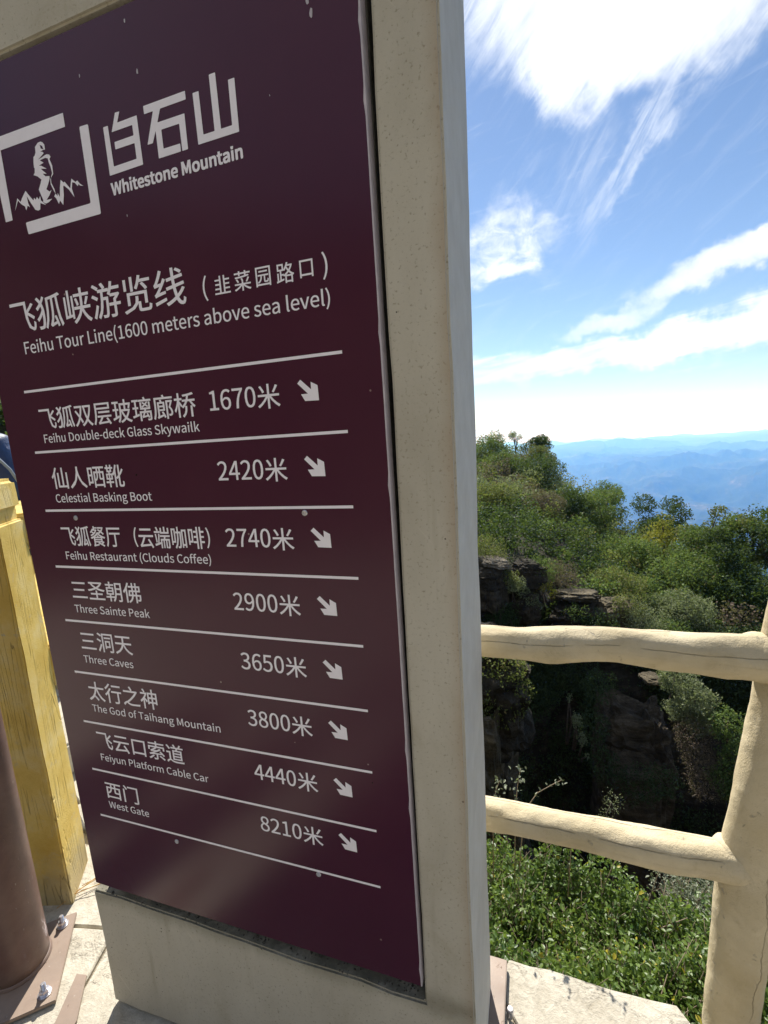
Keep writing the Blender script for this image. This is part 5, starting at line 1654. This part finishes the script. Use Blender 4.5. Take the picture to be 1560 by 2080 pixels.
rock('rock_capstone', 'pale broken capstone on top of the brown buttress in the ravine', at(13.3, 13.2, el=-27.2), (0.24, 0.25, 0.08), M_ROCK, 25, sub=4).rotation_euler = (0.1, 0.12, 0.4)
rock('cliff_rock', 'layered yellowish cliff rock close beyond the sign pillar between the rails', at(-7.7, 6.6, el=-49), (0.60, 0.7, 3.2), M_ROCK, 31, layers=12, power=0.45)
rock('cliff_rock', 'dark shoulder of rock above the yellowish cliff, under its overhanging bush', at(-8.2, 7.2, el=-30.5), (0.95, 0.8, 0.95), M_ROCK_SHADE, 33)
rock('cliff_rock', 'deep root of the near cliff, lost in shade', at(-8.0, 6.9, el=-55), (0.9, 0.9, 4.4), M_ROCK_SHADE, 35)


def bush_obj(name, label, blobs, n, leaf, mat, seed, shell=0.5, drop=0.25, stems=6, cat='bush', aspect=0.55):
    rs = np.random.RandomState(seed)
    c0_ = Vector(blobs[0][:3])
    e = empty(name, c0_)
    tag(e, label, cat, {'brink_tuft': 'tufts and brush along the brink of the ravine', 'spur_bush': 'bushes on the sunlit spur', 'ravine_bush': 'thin growth on the ravine wall'}.get(name))
    P = crown_points(blobs, n, rs, shell, drop) - np.array(c0_)
    quads_obj('foliage', leaf_quads(P, leaf, rs, aspect), mat, e)
    limbs = []
    zlow = min(b[2] - b[5] for b in blobs)
    for k in range(stems):
        b = blobs[k % len(blobs)]
        e_ = Vector(b[:3]) - c0_
        s_ = Vector((e_.x * .5 + rs.uniform(-.1, .1), e_.y + 0.1, zlow - c0_.z - 0.1))
        limbs.append(([s_, (s_ + e_) / 2 + Vector((rs.uniform(-.1, .1), 0, 0)), e_], [0.03, 0.02, 0.008]))
    limb_mesh('stems', limbs, M_BARK, e)
    return e


def blobs_at(lst):
    return [(*at(az, r, el=el), s, s, s * k) for az, r, el, s, k in lst]


for k_, (lab, az, r_, el, s_, mt, n_) in enumerate([
    ('tuft of dry grassy growth between the pale slab and the jagged boulder', -3.0, 14.2, -17.6, .34, L_OLIVE, 1500),
    ('small green tuft hanging below the jagged boulder at the brink', -0.4, 14.6, -20.2, .30, L_PALE, 1100),
    ('orange tinged moss cushion on the brink left of the long ledge', 1.4, 15.0, -18.6, .26, L_YELLOW, 500),
    ('dry brown brush on top of the brink left of the dome-shaped bush', 3.0, 16.2, -17.0, .62, L_BROWN, 3200),
    ('dark ivy-like growth hanging in front of the rock face below the ledge', 7.6, 14.9, -22.2, .55, L_DARK, 2200),
    ('pale leaved shrub hanging over the brink right of the layered ledge', 12.2, 15.6, -21.2, .62, L_PALE, 3200),
    ('mid green brush filling the brink under the big dark bush', 14.6, 16.0, -22.2, .60, L_MID, 2800),
    ('yellow green brush covering the top of the upright rock beside the sign pillar', -5.6, 14.8, -14.2, .62, L_OLIVE, 3400),
    ('grey green brush spilling down between the upright rock and the boulder', -2.4, 14.3, -18.4, .40, L_PALE, 1900),
    ('mid green brush spilling over the boulder at the middle of the brink', 0.6, 15.4, -16.4, .52, L_MID, 2800),
    ('green brush hanging over the rock face right under the long ledge', 5.0, 14.8, -21.4, .40, L_MID, 1700),
    ('olive brush between the dome-shaped bush and the pale shrub', 10.6, 15.8, -19.8, .50, L_OLIVE, 2600),
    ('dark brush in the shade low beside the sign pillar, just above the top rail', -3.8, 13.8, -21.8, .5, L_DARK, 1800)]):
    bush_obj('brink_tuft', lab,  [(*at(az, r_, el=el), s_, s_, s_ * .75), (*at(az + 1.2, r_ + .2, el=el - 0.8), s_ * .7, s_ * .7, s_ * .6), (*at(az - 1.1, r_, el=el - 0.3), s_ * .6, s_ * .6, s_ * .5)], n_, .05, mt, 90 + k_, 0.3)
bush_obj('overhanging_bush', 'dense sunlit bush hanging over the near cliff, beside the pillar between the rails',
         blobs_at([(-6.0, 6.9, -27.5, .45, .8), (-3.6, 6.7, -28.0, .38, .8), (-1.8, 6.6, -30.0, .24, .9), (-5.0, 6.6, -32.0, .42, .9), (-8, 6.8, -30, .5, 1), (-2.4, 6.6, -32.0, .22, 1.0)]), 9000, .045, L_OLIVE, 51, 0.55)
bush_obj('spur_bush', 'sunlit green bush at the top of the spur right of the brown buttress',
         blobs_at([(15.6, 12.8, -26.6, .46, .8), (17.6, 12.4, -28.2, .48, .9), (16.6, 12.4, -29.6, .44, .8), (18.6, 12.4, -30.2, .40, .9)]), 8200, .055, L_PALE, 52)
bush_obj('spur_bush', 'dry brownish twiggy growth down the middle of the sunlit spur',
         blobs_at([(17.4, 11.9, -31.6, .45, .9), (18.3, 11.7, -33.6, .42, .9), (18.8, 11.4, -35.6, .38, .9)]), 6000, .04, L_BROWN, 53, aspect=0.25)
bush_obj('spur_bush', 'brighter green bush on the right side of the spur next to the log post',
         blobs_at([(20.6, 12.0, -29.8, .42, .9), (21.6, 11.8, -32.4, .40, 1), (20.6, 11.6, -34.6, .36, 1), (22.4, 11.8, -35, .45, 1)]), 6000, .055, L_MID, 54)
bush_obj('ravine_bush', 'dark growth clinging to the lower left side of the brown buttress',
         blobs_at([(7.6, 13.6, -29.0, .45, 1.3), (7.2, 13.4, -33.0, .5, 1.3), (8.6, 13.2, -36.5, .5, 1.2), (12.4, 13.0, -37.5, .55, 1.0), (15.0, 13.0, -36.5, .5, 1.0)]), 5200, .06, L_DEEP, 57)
bush_obj('ravine_bush', 'thin sunlit trail of leaves hanging down the dark ravine wall',
         blobs_at([(4.4, 12.6, -30.6, .09, 1.6), (5.3, 12.4, -32.6, .14, 1.7), (6.0, 12.2, -34.4, .13, 1.7), (6.6, 12.0, -36.0, .08, 1.6)]), 520, .06, L_PALE, 55, 0.1)
bush_obj('ravine_bush', 'faint small leaves catching light low in the ravine above the lower rail',
         blobs_at([(9.5, 9.5, -39.5, .22, 1.0), (8.8, 9.5, -41.0, .20, 1.0)]), 260, .035, L_PALE, 56, 0.1)


# ---- near shrubs right under the railing, with real leaf shapes
def real_leaves(C_, size, rs, tilt_up=0.5):
    """folded, pointed leaf: 8 corners, 6 small faces"""
    n = len(C_)
    a = rand_dirs(n, rs); a[:, 2] = a[:, 2] * 0.7 - 0.25
    a /= np.linalg.norm(a, axis=1)[:, None]
    upv = rand_dirs(n, rs) * (1 - tilt_up) + np.array([0, -0.15, 1.0]) * tilt_up
    b = np.cross(a, upv); b /= np.linalg.norm(b, axis=1)[:, None] + 1e-9
    c = np.cross(b, a)
    s = (size * rs.uniform(0.6, 1.3, n))[:, None]
    w = s * rs.uniform(0.24, 0.32, n)[:, None]
    fold = 0.35
    pts = []
    for (u, v, h) in [(-0.5, 0, 0), (-0.2, 0.9, fold), (0.15, 0.85, fold), (0.5, 0, -0.10), (0.15, -0.85, fold), (-0.2, -0.9, fold), (-0.2, 0, 0), (0.15, 0, 0)]:
        pts.append(C_ + a * s * u + b * w * v + c * (w * h * abs(v) - s * 0.10 * u * u))
    return np.stack(pts, 1)


LEAF_TRIS = [(0, 6, 1), (6, 7, 2, 1), (7, 3, 2), (0, 5, 6), (5, 4, 7, 6), (4, 3, 7)]


def near_shrub(name, label, surf, n, leaf, mat, seed, nstem=40, twigs=60):
    """surf(u, v) -> point on the upper skin of the shrub"""
    rs = np.random.RandomState(seed)
    rnd = random.Random(seed)
    o0 = Vector(surf(0.5, 0.5))
    e = empty(name, o0); tag(e, label, 'shrub', 'shrubs along the edge of the terrace')
    # leaves sit along twigs
    C_ = []
    limbs = []
    for _ in range(n // 9):
        u, v = rs.rand(), rs.rand()
        tip = np.array(surf(u, v)) + rs.normal(size=3) * 0.012
        gap = float(fbm(tip[0] * 9, tip[1] * 9, seed, 3))
        if gap < -0.16 and rs.rand() < 0.8: tip[2] -= 0.07
        elif gap > 0.2: tip[2] += 0.03
        dp = rs.rand() ** 1.6 * 0.20
        tip = tip - np.array([0, 0.05, 1.0]) * dp
        base_ = tip + np.array([rs.normal() * .05, -0.02 + rs.normal() * .04, -rs.uniform(.08, .18)])
        if rs.rand() < 0.35: limbs.append(([Vector(base_ - np.array(o0)), Vector((base_ + tip) / 2 + rs.normal(size=3) * .008 - np.array(o0)), Vector(tip - np.array(o0))], [0.0016, 0.0012, 0.0006]))
        for k in range(9):
            t = k / 8
            C_.append(base_ + (tip - base_) * (0.25 + 0.75 * t) + rs.normal(size=3) * 0.011)
    C_ = np.array(C_) - np.array(o0)
    LV = real_leaves(C_, leaf, rs)
    if name == 'leafy_shrub' and 'bright' in label:
        # the leaves that show largest are parts of their own
        cen = LV.mean(1) + np.array(o0)
        d_ = np.linalg.norm(cen - EYE, axis=1) - 0.6 * (cen[:, 2] + 0.1)
        d_[(cen[:, 0] < 0.93) | (cen[:, 0] > 1.5)] += 9
        order = np.argsort(d_)
        for i_ in order[:300]:
            mesh_obj('leaf', LV[i_], LEAF_TRIS, mat, e)
        LV = LV[order[300:]]
    lo_ = quads_obj('foliage', LV, mat, e, per=8, tris=LEAF_TRIS)
    lo_['kind'] = 'stuff'
    for k in range(nstem):
        u, v = rs.rand(), rs.rand()
        p = np.array(surf(u, v)); b_ = p + np.array([rs.normal() * .12, -0.05, -rs.uniform(.3, .6)])
        limbs.append(([Vector(b_ - np.array(o0)), Vector((b_ + p) / 2 + rs.normal(size=3) * .02 - np.array(o0)), Vector(p - np.array(o0))], [0.004, 0.003, 0.0012]))
    limb_mesh('stems', limbs, M_TWIG, e)
    return e


def surf_main(u, v):
    x = 0.70 + u * 1.05
    y = 0.44 + v * (0.68 - 0.26 * u)
    z = -0.035 - 0.19 * v - 0.07 * u + 0.06 * math.sin(x * 7 + y * 5) * v + 0.055 * float(vnoise(x * 8, y * 8, 3)) + 0.09 * float(vnoise(x * 3, y * 3, 8))
    return (x, y, z)


def surf_right(u, v):
    x = 1.50 + u * 1.6
    y = 0.44 + v * 0.60
    z = -0.05 - 0.26 * v + 0.07 * float(vnoise(x * 5, y * 5, 5))
    return (x, y, z)


def surf_left(u, v):
    x = 0.55 - u * 1.0
    y = 0.50 + u * 0.7 + v * 0.7
    z = -0.10 - 0.2 * v + 0.07 * float(vnoise(x * 5, y * 5, 6))
    return (x, y, z)


def surf_back(u, v):
    x = 1.64 + u * 0.75
    y = 1.08 + v * 0.50
    z = -0.46 - 0.16 * v - 0.12 * u + 0.12 * float(vnoise(x * 4, y * 4, 5))
    return (x, y, z)


near_shrub('leafy_shrub', 'dense bright green shrub growing right behind the stone kerb under the lower rail', surf_main, 56000, 0.0180, L_NEAR, 61, 60)
near_shrub('leafy_shrub', 'green shrub at the foot of the log post, on its right side', surf_right, 16000, 0.016, L_NEAR, 62, 30)
near_shrub('leafy_shrub', 'green shrub hidden for the most part behind the sign pillar', surf_left, 6000, 0.020, L_NEAR, 63, 20)
near_shrub('grey_leaf_shrub', 'duller grey green shrub further down the bank, left of the log post foot', surf_back, 14000, 0.015, L_GREY, 64, 24)


def sprig(name, label, pts, n, leaf, mat, seed, spread=0.02):
    rs = np.random.RandomState(seed)
    o0 = Vector(pts[0])
    e = empty(name, o0); tag(e, label, 'twig', 'sprigs standing up behind the lower rail')
    P = [Vector(p) - o0 for p in pts]
    limb_mesh('stem', [(P, list(np.linspace(0.0022, 0.0008, len(P))))], M_TWIG, e)
    C_ = []
    for k in range(n):
        t = 1 - rs.rand() ** 1.5 * 0.55
        f = t * (len(P) - 1); i = min(int(f), len(P) - 2)
        q = P[i] + (P[i + 1] - P[i]) * (f - i)
        C_.append(np.array(q) + rs.normal(size=3) * spread)
    for lv in real_leaves(np.array(C_), leaf, rs, 0.6): mesh_obj('leaf', lv, LEAF_TRIS, mat, e)
    return e


def apt(px_az, el, y):
    """point at depth y along the direction az, el"""
    r = (y - EYE[1]) / math.cos(RAD(px_az))
    return at(px_az, r, el=el)


sprig('leafy_sprig', 'arching sprig with a pale leaf tuft standing above the lower rail', [apt(-2.0, -47, 0.72), apt(-1.2, -42, 0.70), apt(0.5, -40.2, 0.70), apt(2.4, -39.2, 0.70), apt(3.6, -38.6, 0.70)], 15, .0155, L_GREY, 71, 0.009)
sprig('leafy_sprig', 'upright sprig of whitish leaves just right of the pillar above the lower rail', [apt(-2.6, -48, 0.74), apt(-2.4, -42, 0.72), apt(-2.0, -39.6, 0.72), apt(-1.6, -38.2, 0.72)], 26, .0155, L_GREY, 72, 0.013)
sprig('leafy_sprig', 'low sprig of whitish leaves touching the pillar edge above the lower rail', [apt(-5.6, -48, 0.74), apt(-5.4, -43, 0.72), apt(-5.0, -40.6, 0.72), apt(-4.4, -39.6, 0.72)], 28, .015, L_GREY, 73, 0.015)
sprig('leafy_sprig', 'tiny pale leaf tip peeping over the middle of the lower rail', [apt(4.4, -48, 0.74), apt(4.8, -44, 0.72), apt(5.2, -42.0, 0.72)], 12, .014, L_GREY, 74, 0.008)
sprig('leafy_sprig', 'bare-stemmed grey leaved sprig behind the shrub under the right end of the lower rail', [apt(13, -52, 0.95), apt(14.0, -46, 0.95), apt(15.0, -43.4, 0.95), apt(15.6, -42.0, 0.95)], 30, .016, L_GREY, 75, 0.022)
sprig('leafy_sprig', 'grey leaved sprig against the dark gap beside the log post foot', [apt(17.5, -52, 1.0), apt(18.2, -47, 1.0), apt(18.9, -45.0, 1.0)], 30, .016, L_GREY, 76, 0.026)
sprig('leafy_sprig', 'green sprig leaning out of the shrub below the middle of the lower rail', [apt(7.5, -50, 0.9), apt(9.0, -46, 0.9), apt(10.2, -43.8, 0.9)], 26, .016, L_NEAR, 77, 0.020)

# ---- things lying on the paving left of the sign
def tube_thing(name, label, cat, pts, r, mat, seg=14):
    o0 = Vector(pts[0])
    v, f, u = tube([Vector(p) - o0 for p in pts], r, seg)
    o = mesh_obj(name, v, f, mat, None, True, u, o0)
    tag(o, label, cat)
    return o


tube_thing('metal_tube', 'bright metal tube lying on the paving between the yellow post and the board', 'tube', [(-1.75, 0.86, 0.03), (-0.6, 1.02, 0.03)], 0.018, M_ZINC)
tube_thing('metal_tube', 'second bright metal tube behind the first, slanting up', 'tube', [(-1.95, 1.35, 0.03), (-1.10, 1.22, 0.20)], 0.02, M_ZINC)
tube_thing('dark_hose', 'dark hose lying near the board edge on the paving', 'hose', [(-0.90, 0.50, 0.02), (-0.74, 0.42, 0.020), (-0.55, 0.40, 0.018), (-0.3, 0.42, 0.016)], 0.014, M_DIRT_SHADE)
rock('stone', 'rough grey stone lying by the foot of the yellow post', Vector((-0.52, 0.42, 0.025)), (0.085, 0.055, 0.04), M_STONE, 41, sub=3)
rnd = random.Random(8)
ob = empty('straw', (-0.45, 0.27, 0.0)); tag(ob, 'few orange dry grass stalks on the flagstones below the board corner', 'dry grass')
for k, (dx_, dy_, L, a) in enumerate([(0, 0, .22, 0.9), (0.02, 0.03, .20, 0.75), (-0.03, -0.05, .16, 1.15), (0.03, -0.02, .24, 0.6), (0.0, 0.05, .12, 0.3)]):
    p0 = Vector((dx_, dy_, 0.012)); d = Vector((math.cos(a), math.sin(a), 0)) * L
    tube_obj('stalk', [p0 - d * .5, p0 + Vector((0, .01, .012)), p0 + d * .5 + Vector((0, 0, .02))], 0.0013, M_STRAW, ob, 5)


# ---- the walker in a navy jacket beyond the yellow post
def person():
    M_NAVY = mat_simple('navy_jacket', (0.006, 0.022, 0.085), (0.015, 0.050, 0.170), 9, 0.55, bump_d=0.01, bump_scale=22)
    M_TRIM = mat_simple('jacket_piping', (0.20, 0.24, 0.30), (0.28, 0.32, 0.38), 20, 0.6)
    M_HAT = mat_simple('white_cloth_hat', (0.62, 0.66, 0.72), (0.74, 0.77, 0.82), 30, 0.8)
    M_SKIN = mat_simple('skin', (0.42, 0.24, 0.16), (0.50, 0.30, 0.20), 20, 0.5)
    M_HAIR = mat_simple('black_hair', (0.010, 0.009, 0.008), (0.022, 0.018, 0.015), 60, 0.5)
    M_TROUSER = mat_simple('dark_trousers', (0.02, 0.02, 0.024), (0.035, 0.035, 0.04), 20, 0.8)
    M_SHOE = mat_simple('grey_shoes', (0.07, 0.07, 0.075), (0.12, 0.12, 0.12), 20, 0.6)
    base_ = Vector((-1.40, 0.59, 0.16))
    e = empty('person', base_, RAD(25))
    tag(e, 'person in navy jacket with pale piping and white sun hat behind the yellow post', 'person')

    def skin(name, pts, edges, rad, mat, sub=2, root=0):
        me = bpy.data.meshes.new(name)
        me.from_pydata(pts, edges, [])
        o = bpy.data.objects.new(name, me); COL.objects.link(o)
        md = o.modifiers.new('skin', 'SKIN')
        for v, r in zip(me.skin_vertices[0].data, rad): v.radius = r if hasattr(r, '__len__') else (r, r)
        me.skin_vertices[0].data[root].use_root = True
        sb = o.modifiers.new('sub', 'SUBSURF'); sb.levels = sub; sb.render_levels = sub
        dg = bpy.context.evaluated_depsgraph_get()
        m2 = bpy.data.meshes.new_from_object(o.evaluated_get(dg))
        m2.materials.clear(); m2.materials.append(mat)
        m2.polygons.foreach_set('use_smooth', [True] * len(m2.polygons))
        bpy.data.objects.remove(o)
        q = bpy.data.objects.new(name, m2); COL.objects.link(q); q.parent = e
        return q
    # one continuous body, standing at ease, hands folded in front
    P = [(0, 0, .93), (0, .01, 1.12), (0, .0, 1.32), (0, 0, 1.46), (0, .02, 1.55), (0, .04, 1.66),
         (.18, .02, 1.42), (.24, .05, 1.16), (.16, .22, 1.02), (.09, .27, 1.03),
         (-.18, .02, 1.42), (-.24, .05, 1.16), (-.16, .22, 1.02), (-.09, .27, 1.03),
         (.10, 0, .86), (.11, .02, .48), (.11, -.02, .09), (.12, .14, .03),
         (-.10, 0, .86), (-.11, .02, .48), (-.11, -.02, .09), (-.12, .14, .03)]
    E_ = [(0, 1), (1, 2), (2, 3), (3, 4), (4, 5), (3, 6), (6, 7), (7, 8), (8, 9), (3, 10), (10, 11), (11, 12), (12, 13), (0, 14), (14, 15), (15, 16), (16, 17), (0, 18), (18, 19), (19, 20), (20, 21)]
    Rr = [(.15, .12), (.14, .11), (.16, .12), (.09, .09), (.055, .06), (.095, .105), .06, .048, .036, .03, .06, .048, .036, .03, .085, .06, .042, .04, .085, .06, .042, .04]
    skin('body', P, E_, Rr, M_SKIN)
    jk = [P[k] for k in (0, 1, 2, 3, 4, 6, 7, 8, 10, 11, 12)]
    je = [(0, 1), (1, 2), (2, 3), (3, 4), (3, 5), (5, 6), (6, 7), (3, 8), (8, 9), (9, 10)]
    jr = [(.185, .155), (.175, .145), (.195, .155), (.13, .12), (.085, .09), (.095, .095), .075, .058, (.095, .095), .075, .058]
    skin('jacket', jk, je, jr, M_NAVY)
    tk = [P[0], P[14], P[15], P[16], P[18], P[19], P[20]]
    skin('trousers', tk, [(0, 1), (1, 2), (2, 3), (0, 4), (4, 5), (5, 6)], [(.165, .135), .105, .08, .065, .105, .08, .065], M_TROUSER)
    for s_ in (-1, 1):
        skin('shoe', [(s_ * .11, -.05, .045), (s_ * .115, .06, .045), (s_ * .125, .17, .03)], [(0, 1), (1, 2)], [.05, .052, .038], M_SHOE, 2)
        # fingers of the folded hands
        for k in range(4):
            x0 = s_ * (.075 - k * .0)
            skin('finger', [(s_ * .085, .275, 1.045 - k * .018), (s_ * .045, .300, 1.043 - k * .018), (s_ * .012, .300 - .004 * k, 1.038 - k * .018)], [(0, 1), (1, 2)], [.010, .0095, .008], M_SKIN, 1)
    # head details: hair, hat
    hair = lathe_obj('hair', [(0.02, -.10), (0.085, -.09), (0.112, -.04), (0.118, 0.02), (0.11, 0.07), (0.06, 0.10)], M_HAIR, e, 24, (0, .02, 1.665), True)
    hair.scale = (0.92, 0.92, 1)
    nose = lathe_obj('nose', [(0.002, 0.024), (0.010, 0.008), (0.014, -0.014), (0.004, -0.018)], M_SKIN, e, 10, (0, .150, 1.645), True)
    for s_ in (-1, 1):
        lathe_obj('ear', [(0.002, -.03), (0.012, -.015), (0.014, 0.012), (0.004, 0.03)], M_SKIN, e, 10, (s_ * .112, .04, 1.645), True)
    hat = lathe_obj('sun_hat', [(0.215, 0.0), (0.220, 0.004), (0.15, 0.028), (0.122, 0.036), (0.116, 0.09), (0.108, 0.140), (0.07, 0.158), (0.01, 0.160)], M_HAT, e, 36, (0, .03, 1.690), True)
    # piping over the shoulders
    for s_ in (-1, 1):
        tube_obj('piping', [(s_ * .07, -.085, 1.50), (s_ * .15, -.10, 1.485), (s_ * .225, -.085, 1.425), (s_ * .275, -.05, 1.33), (s_ * .305, -.02, 1.22)], 0.006, M_TRIM, e, 8)
    st = box_obj('stone_step', -1.85, -1.10, 0.30, 0.85, 0.0, 0.16, M_STONE, None, 0.012)
    tag(st, 'low stone step under the feet of the person in navy', 'step')


person()


# ---- the wooded slope behind the place one stands on, and left of the paving
def build_back_woods():
    rs = np.random.RandomState(40)
    A_, B2 = [], []
    for _ in range(520):
        az = rs.uniform(-255, -42)
        r = 9.0 + 48 * rs.rand() ** 1.2
        p = at(az, r, z=0)
        z = ground_z(p.x, p.y, 80)
        s = rs.uniform(.5, 1.3) * (0.8 + r / 60)
        P = crown_points([(p.x, p.y, z + s * .6, s, s, s * 1.0)], int(170), rs, 0.5, 0.1)
        (A_ if rs.rand() < .6 else B2).append(leaf_quads(P, 0.16 * (0.8 + r / 30), rs, 0.7))
    e = empty('woodland_behind'); e['kind'] = 'stuff'
    o = quads_obj('dark_foliage', np.concatenate(A_), L_DARK, e); o['kind'] = 'stuff'
    o = quads_obj('green_foliage', np.concatenate(B2), L_MID, e); o['kind'] = 'stuff'


build_back_woods()
